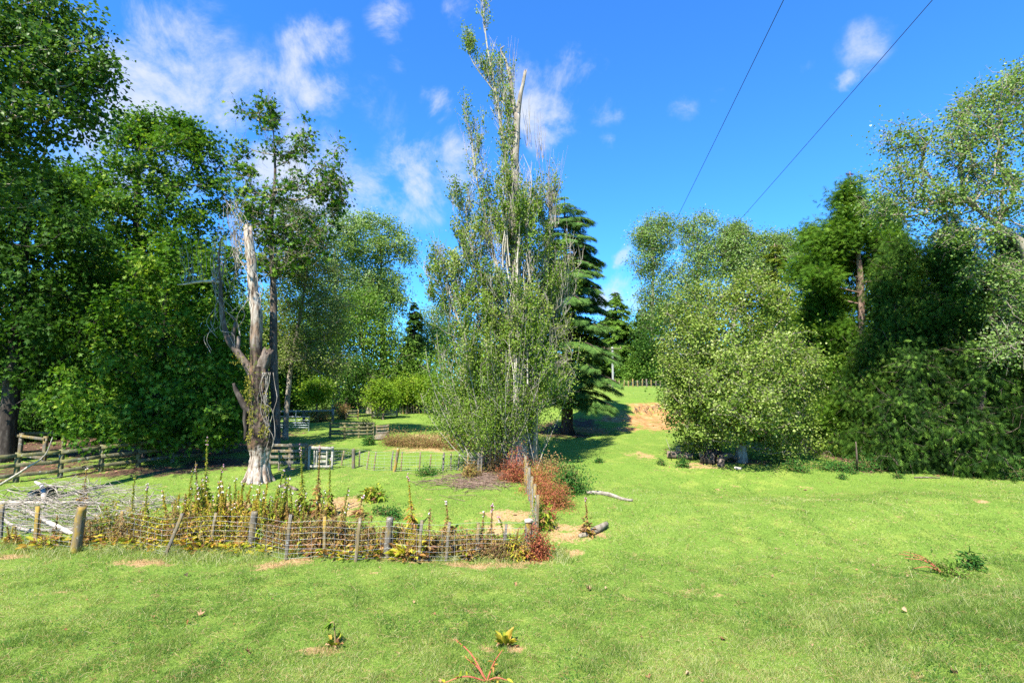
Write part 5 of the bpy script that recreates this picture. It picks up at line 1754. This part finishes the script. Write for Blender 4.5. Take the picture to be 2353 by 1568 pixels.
def foxgloves():
    r = rng_(700)
    GX = 'foxgloves going to seed along the front fence'
    # the ones that stand out, each built where it stands: base x,y, top y, bend, leaf key, bells, label
    own = [(694, 1185, 1022, -.25, 'fox_g', 12, 'tall green-topped foxglove with pink bells, left of the white gate'), (728, 1187, 1026, .1, 'fox_b', 8, 'tall pale brown foxglove spike in front of the white gate'),
           (756, 1187, 1058, .05, 'fox_g', 9, 'dark leafy foxglove with a pink tip just right of the pale brown spike'), (946, 1222, 1092, -.2, 'fox_y', 12, 'lone yellow foxglove with white bells in the open paddock behind the pale round post'),
           (824, 1188, 1138, .2, 'fox_b', 10, 'short pink-tipped foxglove beside the spiky grass clump'), (1029, 1232, 1150, -.15, 'fox_b', 10, 'thin brown foxglove with pink bells, right of the lone yellow one'),
           (984, 1286, 1172, 0, 'fox_b', 7, 'small-flowered brown foxglove at the fence right of the pale round post'), (1127, 1280, 1163, .05, 'fox_b', 12, 'white-tipped foxglove at the fence left of the corner post'),
           (1105, 1281, 1177, .1, 'fox_b', 9, 'brown foxglove with lilac bells next to the white-tipped one'), (1158, 1277, 1188, -.45, 'fox_g', 12, 'foxglove arching over with hanging lilac bells by the corner post'),
           (471, 1180, 1010, 0, 'fox_g', 10, 'tallest foxglove of the dense clump, white bells at its tip'), (329, 1205, 1113, -.15, 'fox_g', 22, 'foxglove with a fat pink flower spike behind the lichened round post'),
           (297, 1235, 1100, 0, 'fox_g', 0, 'flowerless seeding foxglove just left of the fat pink one'), (452, 1190, 1064, -.2, 'fox_b', 9, 'foxglove with drooping white bells left of the tallest one'),
           (500, 1185, 1068, .3, 'fox_g', 9, 'foxglove leaning right with white bells beside the tallest one'), (636, 1190, 1075, .5, 'fox_g', 8, 'hooked foxglove bending over right of the dead trunk foot'),
           (1349, 1231, 1143, 0, 'fox_b', 7, 'leafy foxglove growing by the fallen log on the open grass'), (192, 1160, 1078, 0, 'fox_b', 4, 'pale seeding foxglove in front of the brush pile'), (1225, 1215, 1140, .1, 'fox_g', 5, 'foxglove growing against the side fence')]
    for i, (x, y, yt, bd, lk, fl, lab) in enumerate(own):
        b = g(x, y)
        H = (y - yt) / F * b[1] * 1.02
        o = foxglove(710 + i, H, lk, fl, bd, 1.0, 10)
        o.location = tuple(b)
        o['label'] = lab
        o['group'] = GX
    protos = [foxglove(750 + i, [1.15, 1.5, .95, 1.45, .8, 1.3, 1.0, .65][i], ['fox_y', 'fox_g', 'fox_b', 'fox_y', 'fox_b', 'fox_g', 'fox_b', 'fox_y'][i], [0, 5, 0, 5, 0, 6, 0, 0][i], [0, .2, .1, -.2, .3, 0, -.3, .1][i], 1.15, [26, 20, 18, 22, 18, 20, 14, 34][i]) for i in range(8)]
    used = [False] * 8

    def place(k, x, y, lab, grp, sc=1.0):
        b = g(x, y)
        rz = r.random() * 6.28
        if not used[k]:
            used[k] = True
            o = protos[k]
            o.location = tuple(b)
            o.rotation_euler = (0, 0, rz)
            o.scale = (sc,) * 3
            o['label'] = lab
            o['group'] = grp
        else:
            o = copy_thing(protos[k], b, rz, sc, lab, grp)
        o.rotation_euler = (r.normal() * .10, r.normal() * .10, rz)
    for i in range(120):
        x = 385 + r.random() * 400
        y = 1262 - r.random() * 75 if x < 680 else 1280 - r.random() * 60
        k = int(r.choice([0, 0, 1, 2, 3, 3, 5] if x < 600 else [1, 2, 2, 4, 5, 6]))
        place(k, x, y, 'yellowing foxglove crowded in the clump behind the leaning fence post' if x < 600 else 'withered brown foxglove in the row between the dark and the pale round posts', 'foxgloves crowded in the clump' if x < 600 else 'withered foxgloves in the fence row', .8 + .4 * r.random())
    for i in range(24):
        x = 900 + r.random() * 290
        place(int(r.choice([2, 4, 6, 6])), x, 1288 - r.random() * 14, 'withered brown foxglove along the netting between the pale round post and the corner', 'withered foxgloves by the corner', .5 + .3 * r.random())
    for i in range(18):
        x = 20 + r.random() * 300
        place(int(r.choice([2, 4, 7])), x, 1262 - r.random() * 20, 'small brown seeding foxglove among the brush pile twigs', 'foxgloves by the brush pile', .5 + .35 * r.random())
    gd = 'tangled dock and dying weeds along the fence'
    for i in range(34):
        x = 225 + i * 29 + r.normal() * 8
        w, h = .8 + .5 * r.random(), (.95 if x < 860 else .7) * (.7 + .6 * r.random())
        key = ['fox_y', 'brownplant', 'fox_b', 'fox_g'][int(r.choice([0, 0, 1, 3] if x < 560 else [1, 2, 2, 0]))]
        bush('weed_tangle', 'tangle of yellowing weed stems along the fence left of the dark round post' if x < 575 else ('tangle of brown weed stems between the dark and the pale round posts' if x < 890 else 'low tangle of brown weeds between the pale round post and the corner'),
             x, (1252 + (x - 225) * .035) - 9 * r.random(), w, h, key, 62, 14, .088, 1300 + i, T_LANCE_W, gd, 'stem', 'weeds', nst=20, depth=.55, spread=.09)
    # broad yellow-green rosettes along the fence foot
    lg = 'big-leaved yellow rosettes along the fence'
    rp = []
    for i in range(3):
        rr = rng_(780 + i)
        t = thing('foxglove_rosette', 'rosette', 'plant', (0, 0, 0), lg)
        n = 55
        az = rr.random(n) * 6.28
        rad = rr.random(n) * .3
        P = np.stack([np.cos(az) * rad, np.sin(az) * rad, .02 + .22 * rr.random(n)], -1)
        D = np.stack([np.cos(az), np.sin(az), .1 + .8 * rr.random(n)], -1)
        mb = MB()
        leaves(mb, P, D, nrm(np.array([0, 0, 1.]) + rr.normal(size=(n, 3)) * .4), .10 + .13 * rr.random(n), T_LANCE_F, np.clip(rr.random(n) * (.9 if i < 2 else 1.15), 0, 1))
        mb.build('foliage', M['fox_y'], t)
        mb = MB()
        n = 7
        a = rr.random(n) * 6.28
        e = np.stack([np.cos(a) * .15, np.sin(a) * .15, .25 + .2 * rr.random(n)], -1)
        tubes(mb, np.stack([e * .02, e * .5, e], 1), np.tile([.008, .007, .004], (n, 1)), 4, .5)
        mb.build('stem', M['stem'], t)
        rp.append(t)
    spots = [(300, 1258), (330, 1262), (258, 1262), (355, 1268), (420, 1262), (445, 1266), (470, 1268), (505, 1270), (530, 1268), (555, 1270), (610, 1275), (240, 1255), (130, 1258), (95, 1262), (400, 1240), (440, 1235), (480, 1240), (520, 1235), (560, 1240), (600, 1250), (630, 1262),
             (640, 1240), (680, 1275), (720, 1278), (770, 1280), (850, 1283), (935, 1284), (1045, 1280), (1070, 1283), (700, 1250), (800, 1285), (460, 1215), (540, 1215), (590, 1225), (380, 1255), (870, 1278)]
    for i, (x, y) in enumerate(spots):
        b = g(x, y)
        lab = 'leafy yellow-green rosette at the fence foot left of the dark round post' if x < 575 else 'yellow and brown rosette at the fence foot right of the dark round post'
        if i < 3:
            rp[i].location = tuple(b)
            rp[i]['label'] = lab
        else:
            copy_thing(rp[int(r.integers(0, 3))], b, r.random() * 6.28, .7 + .6 * r.random(), lab, lg)


T_LANCE_F = (np.array([(0, 0, 0), (.20, .3, .06), (.17, .65, .03), (0, 1, -.25), (-.17, .65, .03), (-.20, .3, .06)], float), np.array([(0, 1, 2), (0, 2, 3), (0, 3, 4), (0, 4, 5)]))
foxgloves()


def plants():
    bush('red_bush', 'orange-red leaved bush at the foot of the tall poplar', 1188, 1105, 1.5, 1.35, 'red', 90, 30, .085, 800, T_LANCE, stem='redstem')
    bush('rust_bush', 'rust-orange rounded bush right of the side fence', 1265, 1165, 1.45, 1.2, 'rust_leaf', 120, 42, .065, 801, T_LANCE, stem='redstem')
    bush('rust_bush', 'reddish bush squeezed against the side fence', 1232, 1130, 1.1, 1.15, 'rust_leaf', 80, 34, .075, 802, T_LANCE, stem='redstem')
    bush('green_bush', 'green bush with dark leaves behind the rust-orange bush', 1305, 1130, 1.5, 1.25, 'weed', 100, 40, .08, 803)
    bush('green_bush', 'olive low bush between the poplar foot and the rust bush', 1262, 1100, 1.6, 1.0, 'brownplant', 80, 36, .075, 804)
    bush('dry_bush', 'dry brown shrub beside the left poplar stem', 1140, 1080, .8, 1.3, 'brownplant', 60, 26, .07, 805, T_LANCE)
    bush('dry_bush', 'brown weeds at the end of the mid fence', 1080, 1095, .7, .8, 'fox_b', 40, 22, .09, 806, T_LANCE)
    bush('red_vine', 'dark red vine climbing the corner fence post', 1236, 1285, .62, 1.0, 'red', 70, 22, .085, 807, T_LANCE, stem='redstem', depth=.3)
    bush('red_vine', 'thin red shoots rising right of the corner post', 1268, 1195, .4, .55, 'red', 16, 12, .08, 808, T_LANCE, stem='redstem')
    bush('leafy_weed', 'yellow-green leafy plant behind the corner post', 1250, 1215, .5, .7, 'fox_g', 24, 14, .14, 809, T_LANCE_W)
    # fence-line scrub in the middle distance
    GD = 'brown dock and dry scrub across the lawn'
    for i, (x, y, w, h) in enumerate([(905, 1022, 1.8, .9), (940, 1024, 2.2, 1.0), (975, 1026, 2.2, 1.0), (1010, 1028, 2.2, .9), (1045, 1030, 2.0, .8), (1080, 1032, 2.0, .8), (1115, 1030, 1.6, .9)]):
        bush('dry_scrub', 'brown dry scrub behind the mid fence, %s' % ['beside the wooden ramp', 'next to the ramp piece', 'in front of the back lawn shadow', 'midway along the strip', 'nearer the poplar', 'at the poplar suckers', 'touching the poplar foot'][i],
             x, y, w, h, 'brownplant', 80, 24, .10, 820 + i, T_LANCE, GD)
    bush('dark_shrub', 'dark brown shrub just behind the steel gate', 735, 968, 2.6, 1.5, 'fox_b', 90, 26, .14, 830, T_LANCE)
    bush('dry_bush', 'tall rusty shrub beside the long pale rail', 785, 962, 1.5, 1.7, 'brownplant', 70, 26, .13, 831, T_LANCE)
    bush('dark_shrub', 'small dark shrub behind the dark hurdle', 842, 985, 1.3, .9, 'fox_b', 50, 24, .11, 832, T_LANCE)
    bush('leafy_weed', 'green leafy weed against the right end of the hurdle', 848, 1022, .8, .8, 'weed', 30, 18, .16, 833, T_LANCE)
    bush('creeper', 'green creeper over the weathered board panel', 668, 1062, 1.4, .9, 'weed', 50, 22, .10, 834)
    bush('spiky_grass_clump', 'spiky grey-green clump in the dry patch of the paddock', 855, 1150, .7, .45, 'fox_g', 30, 14, .22, 835, T_LANCE, cat='plant')
    bush('leafy_weed', 'dark green weed mat below the mid fence', 985, 1090, 1.3, .28, 'weed', 50, 22, .07, 836, cat='plant')
    bush('leafy_weed', 'dark green weeds in the middle of the paddock', 880, 1182, 1.0, .2, 'weed', 30, 16, .07, 837, cat='plant')
    bush('leafy_weed', 'small dark weed behind the pale round post', 907, 1192, .35, .22, 'weed', 14, 14, .08, 838, cat='plant')
    bush('leafy_weed', 'round dark weed tuft alone on the valley grass', 1375, 1062, .45, .25, 'weed', 22, 18, .07, 839, cat='plant')
    bush('leafy_weed', 'dark leafy weed beside the log pile', 1568, 1072, .5, .45, 'weed', 24, 18, .12, 840, T_LANCE, cat='plant')
    bush('leafy_weed', 'weed at the left end of the log pile', 1520, 1068, .5, .3, 'weed', 18, 16, .09, 841, T_LANCE, cat='plant')
    GU = 'undergrowth weeds along the foot of the conifers'
    r = rng_(845)
    wh = ['below the round tree skirt', 'beside the round tree shade', 'left of the bare conifer stem', 'at the bare conifer stem', 'right of the bare conifer stem', 'under the left low conifer', 'before the left low conifer', 'between the two low conifers', 'under the right low conifer', 'before the right low conifer', 'near the right edge', 'at the very right edge']
    for i, x in enumerate([1835, 1900, 1945, 1990, 2035, 2080, 2125, 2170, 2215, 2260, 2305, 2345]):
        y = [1082, 1078, 1082, 1080, 1078, 1084, 1082, 1084, 1086, 1090, 1096, 1102][i]
        bush('leafy_weed', 'green undergrowth weed ' + wh[i], x, y, .7 + .7 * r.random(), .4 + .5 * r.random(), 'weed', 44, 20, .11, 846 + i, T_LANCE, GU, cat='plant')
    for i, (x, y, lab) in enumerate([(1935, 1100, 'small weed alone in the bright hollow grass'), (2062, 1098, 'small weed standing proud on the right lawn'), (1960, 1088, 'low weed in front of the undergrowth')]):
        bush('leafy_weed', lab, x, y, .4, .3, 'weed', 16, 14, .09, 870 + i, T_LANCE, cat='plant')
    # near plants in the grass
    def rosette(label, px, py, key, seed, n, size, lift):
        rr = rng_(seed)
        b = g(px, py)
        t = thing('foxglove_rosette', label, 'plant', b)
        az = rr.random(n) * 6.28
        P = b + np.stack([np.cos(az) * .05, np.sin(az) * .05, .02 + .05 * rr.random(n)], -1)
        D = np.stack([np.cos(az), np.sin(az), lift * (.4 + rr.random(n))], -1)
        mb = MB()
        leaves(mb, P, D, nrm(np.array([0, 0, 1.]) + rr.normal(size=(n, 3)) * .3), size * (.6 + .6 * rr.random(n)), T_LANCE_F, np.clip(.1 + .75 * rr.random(n), 0, 1))
        mb.build('foliage', M[key], t)
        mb = MB()
        P2 = b + rr.normal(size=(10, 3)) * [.09, .07, 0] + [0, 0, .05]
        leaves(mb, P2, rr.normal(size=(10, 3)) + [0, 0, .3], rr.normal(size=(10, 3)) + [0, -.5, .6], .11, T_LANCE_F, rr.random(10))
        mb.build('withered_leaves', M['dryleaf'], t)
        return t, b
    t, b = rosette('drooping pale green foxglove in a straw patch at the bottom of the picture', 770, 1488, 'fox_g', 880, 12, .16, 1.6)
    S = spline([(*b, .014), (*(b + [-.02, 0, .25]), .012), (*(b + [-.05, -.02, .40]), .009), (*(b + [-.12, -.03, .36]), .006)], 14)
    mb = MB()
    tubes(mb, S[None, :, :3], S[None, :, 3], 5)
    mb.build('stem', M['stem'], t)
    rr = rng_(5)
    mb = MB()
    leaves(mb, np.tile(b + [-.06, -.02, .38], (9, 1)) + rr.normal(size=(9, 3)) * .03, rr.normal(size=(9, 3)) * [1, 1, .3] + [-.5, 0, -.3], rr.normal(size=(9, 3)) * .3 + [0, -.3, 1], .13, T_LANCE_F, .25 * rr.random(9))
    mb.build('top_leaves', M['fox_g'], t)
    rosette('bright yellow-green foxglove rosette with upright leaves, near the bottom edge', 1160, 1487, 'fox_y', 881, 14, .24, 1.7)

    def stems_plant(name, label, base, ends, key, seed, rad, leaf, lsize, nl):
        t = thing(name, label, 'plant', base)
        mb, lb = MB(), MB()
        rr = rng_(seed)
        for e in ends:
            e = np.asarray(e, float)
            S = spline([(*base, rad), (*((base + e) / 2 + [0, 0, .12 * np.linalg.norm(e - base)]), rad * .8), (*e, rad * .35)], 14)
            tubes(mb, S[None, :, :3], S[None, :, 3], 5, rr.random())
            q = rr.integers(4, 14, nl)
            P = S[q, :3] + rr.normal(size=(nl, 3)) * .015
            leaves(lb, P, rr.normal(size=(nl, 3)) + [0, 0, .2], rr.normal(size=(nl, 3)) * .5 + [0, 0, 1], lsize * (.6 + .7 * rr.random(nl)), T_LANCE_W, rr.random(nl))
        mb.build('stems', M[key], t)
        lb.build('foliage', M[leaf], t)
        return t
    b = g(1118, 1568)
    stems_plant('bramble_shoot', 'red bramble stems arching out of the grass at the bottom edge', b, [b + [-.5, .35, .42], b + [-.62, -.25, .1], b + [.22, .1, .38], b + [.3, -.2, .12], b + [-.3, .12, .25]], 'redstem', 890, .013, 'fox_y', .085, 9)
    b = g(2170, 1318)
    stems_plant('willowherb', 'weed with long reddish stems leaning left on the knoll', b, [b + [-.95, .1, .42], b + [-.9, .0, .36], b + [-.85, .1, .48], b + [-.8, -.1, .16], b + [-.5, .1, .3]], 'redstem', 891, .012, 'weed', .07, 12)
    bush('leafy_weed', 'dark leafy weed at the root of the leaning reddish stems', 2185, 1322, .75, .2, 'mid', 34, 16, .08, 892, T_LANCE, cat='plant')
    bush('leafy_weed', 'upright dark thistle on top of the knoll', 2228, 1308, .3, .38, 'weed', 16, 14, .12, 893, T_LANCE_W, cat='plant')
    t = thing('grass_stalk', 'thin dark upright stalk on the knoll above the weed', 'plant', g(2150, 1300))
    b = g(2150, 1300)
    mb = MB()
    tubes(mb, np.array([[b, b + [-.05, 0, .2], b + [-.08, 0, .42]]]), np.array([[.006, .006, .004]]), 4)
    mb.build('stem', M['stem'], t)
    mb = MB()
    rr = rng_(3)
    leaves(mb, b + np.stack([-.08 - .0 * rr.random(24), 0 * rr.random(24), .28 + .16 * rr.random(24)], -1), rr.normal(size=(24, 3)) * .4 + [0, 0, 1], rr.normal(size=(24, 3)), .03, T_OVAL, rr.random(24))
    mb.build('seed_head', M['weed'], t)


plants()


def woody():
    r = rng_(900)
    # brush pile: a heap of tangled dead branches
    b = g(95, 1190)
    t = thing('brush_pile', 'heap of bleached dead branches and twigs behind the fence at the left edge', 'brush pile', b)
    mb = MB()
    n = 330
    cx = np.interp(r.random(n), [0, 1], [-16.9, -12.0])
    cy = 15.2 + r.random(n) * 3.6
    hh = 1.25 * np.exp(-((cx + 14.6) / 2.2) ** 2) * np.exp(-((cy - 17) / 1.6) ** 2) * r.random(n)
    L = .5 + 1.1 * r.random(n) ** 1.5
    a = r.normal(size=n) * .55 + np.where(r.random(n) < .5, 0, 3.14)
    k = 6
    s = np.linspace(-1, 1, k)
    bend = r.normal(size=n) * .5
    P = np.zeros((n, k, 3))
    for i, q in enumerate(s):
        aa = a + bend * q * .5
        P[:, i, 0] = cx + np.cos(aa) * L * q
        P[:, i, 1] = cy + np.sin(aa) * L * q * .5
        P[:, i, 2] = gz(P[:, i, 0], P[:, i, 1]) + .04 + hh + (r.normal(size=n) * .06 + q * r.normal(size=n) * .12)
    P[:, :, 2] = np.maximum(P[:, :, 2], gz(P[:, :, 0], P[:, :, 1]) + .012)
    tubes(mb, P, np.outer(.006 + .014 * r.random(n) ** 3, np.linspace(1, .45, k)), 4, r.random(n))
    o = mb.build('twigs', M['stick'], t)

    def log(name, label, cat, pts, mat='deadwood', sides=14, group=None, cut=False, jag=.04, own=True, part=None, amp=.08):
        tt = thing(name, label, cat, pts[0][:3], group) if own else part
        m = MB()
        rough_tube(m, pts, 24, sides, amp, int(abs(pts[0][0]) * 100) % 97, .06, jag=jag)
        o = m.build('wood' if own else name, M[mat], tt)
        if cut:
            P0, P1 = np.array(pts[0]), np.array(pts[1])
            dd = nrm(P0[:3] - P1[:3])
            c = MB()
            rough_tube(c, [(*(P0[:3] + dd * .004), P0[3] * .94), (*(P0[:3] + dd * .012), P0[3] * .9)], 3, sides, .03, 1, .02)
            c.build('cut_end', M['cut'], tt)
        return tt
    G_ = lambda x, y, dz, rad: (*(g(x, y) + [0, 0, dz]), rad)
    log('dead_branch', 'long pale bare branch rising at the left of the brush pile', 'branch', [G_(0, 1125, .2, .05), (*at(60, 1075, 19.0), .04), (*at(108, 1038, 18.6), .02), (*at(120, 1005, 18.5), .008)])
    log('dead_branch', 'thick white curved branch at the front of the brush pile by the second post', 'branch', [G_(60, 1190, .25, .05), G_(105, 1212, .2, .06), G_(150, 1228, .12, .06), G_(182, 1238, .05, .05)])
    log('dead_branch', 'white branch lying low along the fence foot by the brush pile', 'branch', [G_(0, 1195, .12, .04), G_(40, 1218, .08, .045), G_(90, 1222, .05, .04), G_(170, 1217, .05, .02)])
    log('dead_branch', 'long straight pale branch poking right out of the brush pile', 'branch', [G_(-20, 1175, .3, .05), G_(90, 1172, .25, .045), G_(180, 1168, .2, .035), G_(238, 1164, .12, .02)])
    log('dead_branch', 'grey curved branch in the middle of the brush pile', 'branch', [G_(80, 1125, .3, .05), G_(95, 1140, .35, .07), G_(100, 1160, .1, .07)])
    log('sawn_log', 'sawn log end showing orange wood in the brush pile', 'log', [(*(g(82, 1148) + [0, -.2, .22]), .13), (*(g(95, 1138) + [.1, .4, .2]), .13)], 'bark', 14, None, True)
    # fallen pale branch on the valley grass
    log('dead_branch', 'white fallen branch on the grass right of the green bush', 'branch', [G_(1348, 1133, .05, .05), G_(1380, 1136, .06, .075), G_(1410, 1142, .06, .06), G_(1430, 1149, .05, .045), G_(1452, 1152, .05, .03)], 'bark_pale', amp=.26)
    log('rotten_log', 'grey rotten log in a straw patch beside a foxglove', 'log', [G_(1330, 1234, .04, .05), G_(1352, 1230, .08, .09), G_(1375, 1222, .10, .10), G_(1392, 1213, .12, .08)], 'twig', amp=.2)
    GL = 'logs dumped under the round tree'
    log('sawn_log', 'long weathered log at the left of the log pile', 'log', [G_(1533, 1052, .18, .20), G_(1555, 1053, .18, .19), G_(1592, 1056, .18, .17)], 'bark', 14, GL, True, amp=.05)
    log('sawn_log', 'short round pale log on top of the long log', 'log', [(*(g(1556, 1043) + [0, -.2, .30]), .16), (*(g(1556, 1043) + [.35, .5, .34]), .15)], 'bark', 14, GL, True, amp=.05)
    log('sawn_log', 'upright-ended stub in the middle of the log pile', 'log', [(*(g(1612, 1056) + [0, -.15, .28]), .2), (*(g(1612, 1056) + [.2, .5, .2]), .2)], 'bark', 14, GL, True, amp=.08)
    log('stump', 'dark rotten root stump at the right of the log pile', 'stump', [G_(1625, 1066, .05, .34), G_(1632, 1062, .35, .28), G_(1650, 1060, .42, .2), G_(1668, 1062, .3, .1)], 'bark_dark', 16, GL, False, .2, amp=.25)
    log('stump', 'pale gnarled wood piece at the right end of the log pile', 'stump', [G_(1655, 1072, .02, .14), G_(1658, 1066, .3, .2), G_(1680, 1064, .35, .14), G_(1690, 1064, .2, .06)], 'bark', 14, GL, False, .1, amp=.22)
    log('sawn_log', 'small pale log lying flat before the round tree trunk', 'log', [G_(1688, 1077, .06, .07), G_(1702, 1079, .06, .06)], 'deadwood', 10, GL, True)
    log('bare_stem', 'bare grey stick standing by the log pile', 'stick', [G_(1540, 1052, .2, .02), (*at(1538, 1030, 26.3), .016), (*at(1530, 1008, 26.3), .007)], 'stick', 6)
    log('bare_stem', 'slim bare tree stem at the edge of the conifers', 'stick', [G_(1968, 1082, 0, .05), (*at(1968, 1050, 23.4), .04), (*at(1966, 1015, 23.6), .02)], 'bark', 8)
    log('dead_branch', 'orange broken branch in the undergrowth by the conifers', 'branch', [G_(1990, 1080, .05, .03), G_(2000, 1078, .3, .03), G_(2030, 1078, .22, .02)], 'bark_red', 8)
    log('fallen_board', 'thin pale board lying at the edge of the right lawn', 'board', [G_(2100, 1098, .03, .03), G_(2130, 1098, .04, .03), G_(2158, 1099, .03, .02)], 'bark', 8)
    log('root_mound', 'brown strip of turned earth and bark by the dead trunk foot', 'bark piece', [G_(640, 1117, .02, .06), G_(660, 1120, .05, .09), G_(682, 1127, .03, .06)], 'bark', 10, amp=.2)
    # exposed roots and twigs in the clay bank
    P = g(1490, 950)
    tt = thing('exposed_roots', 'tangle of exposed roots hanging on the clay bank', 'roots', P)
    m = MB()
    for i in range(20):
        a = g(1455 + r.random() * 60, 938 + r.normal() * 5)
        a = a + [0, -.1, .08]
        e = a + np.array([r.normal() * .5, -.5 - .4 * r.random(), -.35 - .3 * r.random()])
        e[2] = max(e[2], gz(e[0], e[1]) + .04)
        S = spline([(*a, .025), (*((a + e) / 2 + r.normal(size=3) * .1 + [0, 0, .15]), .018), (*e, .008)], 8)
        tubes(m, S[None, :, :3], S[None, :, 3], 4, r.random())
    m.build('roots', M['bark'], tt)
    # twig litter under the poplar
    m = MB()
    n = 260
    c = g(1095, 1105)
    cx, cy = c[0] + r.normal(size=n) * .9, c[1] + r.normal(size=n) * .7
    a = r.random(n) * 6.28
    L = .2 + .5 * r.random(n)
    P = np.stack([np.stack([cx + np.cos(a) * L * q, cy + np.sin(a) * L * q, gz(cx + np.cos(a) * L * q, cy + np.sin(a) * L * q) + .02 + .05 * r.random(n)], -1) for q in (-1, 0, 1)], 1)
    tubes(m, P, np.full((n, 3), .010), 3, r.random(n))
    o = m.build('twig_litter', M['bark_red'])
    o['kind'] = 'stuff'
    o['label'] = 'dry reddish twigs littering the ground below the poplar'


woody()


def fallen():
    """curled dry leaves, each one a thing; plus the brown litter under the trees as one mass"""
    r = rng_(950)
    protos = []
    for i in range(5):
        mb = MB()
        V, Fc = T_MAPLE if i % 2 else T_ROUND
        V = V.copy()
        V = V * .13
        V[:, 2] = np.abs(V[:, 0]) * (.5 + .35 * i) + (V[:, 1] - .05) ** 2 * (3 + 2 * i)
        V[:, 1] -= .06
        mb.add(V, Fc, None, .1 + .2 * i)
        o = mb.build('dry_leaf', M['dryleaf'])
        o['category'] = 'leaf'
        o['group'] = 'curled dry leaves lying on the grass'
        protos.append(o)
    sp = [(432, 1435, 'reddish curled leaf among the near grass at the left'), (568, 1506, 'large pale brown leaf lying left of the drooping foxglove'), (1180, 1345, 'pale leaf standing up in the grass below the corner post'), (463, 1417, 'small tan leaf near the reddish one at the left'),
          (2076, 1408, 'broad brown leaf lying below the knoll weeds'), (1660, 1470, 'long orange leaf on the right foreground grass'), (1490, 1563, 'tan leaf at the bottom edge'), (2186, 1548, 'brown leaf in the lower right grass'), (1350, 1358, 'tan leaf in the middle of the near grass'), (433, 1325, 'pale pink leaf below the fence left of centre')]
    used = set()
    b = [g(x, y) for x, y, _ in sp]
    places = [(p, lab) for p, (_, _, lab) in zip(b, sp)]
    X, Y = scatter_ground(90, 955, 7.2, 20, 1.9)
    for x, y in zip(X, Y):
        places.append((np.array([x, y, gz(x, y)]), 'small dry brown leaf scattered in the pasture grass' if y > 11 else 'curled dry leaf lying in the foreground grass'))
    for i, (p, lab) in enumerate(places):
        k = i % 5
        if k not in used:
            used.add(k)
            o = protos[k]
        else:
            o = protos[k].copy()
            COL.objects.link(o)
        s = (.6 + .4 * r.random()) if i < 10 else (.25 + .3 * r.random())
        o.location = (p[0], p[1], p[2] + .022)
        o.rotation_euler = (r.normal() * .5 - .25, r.normal() * .4, r.random() * 6.28)
        o.scale = (s, s, s)
        o['label'] = lab
    n = 9000
    X = r.random(n) * 60 - 30
    Y = 15 + r.random(n) * 28
    ok = r.random(n) < pmask('litter', X, Y) + .1 * pmask('dry', X, Y)
    X, Y = X[ok], Y[ok]
    n = len(X)
    mb = MB()
    leaves(mb, np.stack([X, Y, gz(X, Y) + .02], -1), r.normal(size=(n, 3)) * [1, 1, .25], r.normal(size=(n, 3)) * .3 + [0, 0, 1], .08 + .08 * r.random(n), T_ROUND, r.random(n))
    o = mb.build('leaf_litter', M['litter'])
    o['kind'] = 'stuff'
    o['label'] = 'brown leaf litter under the trees'


fallen()

for _o in scene.objects:
    if '_o' in _o:
        del _o['_o']
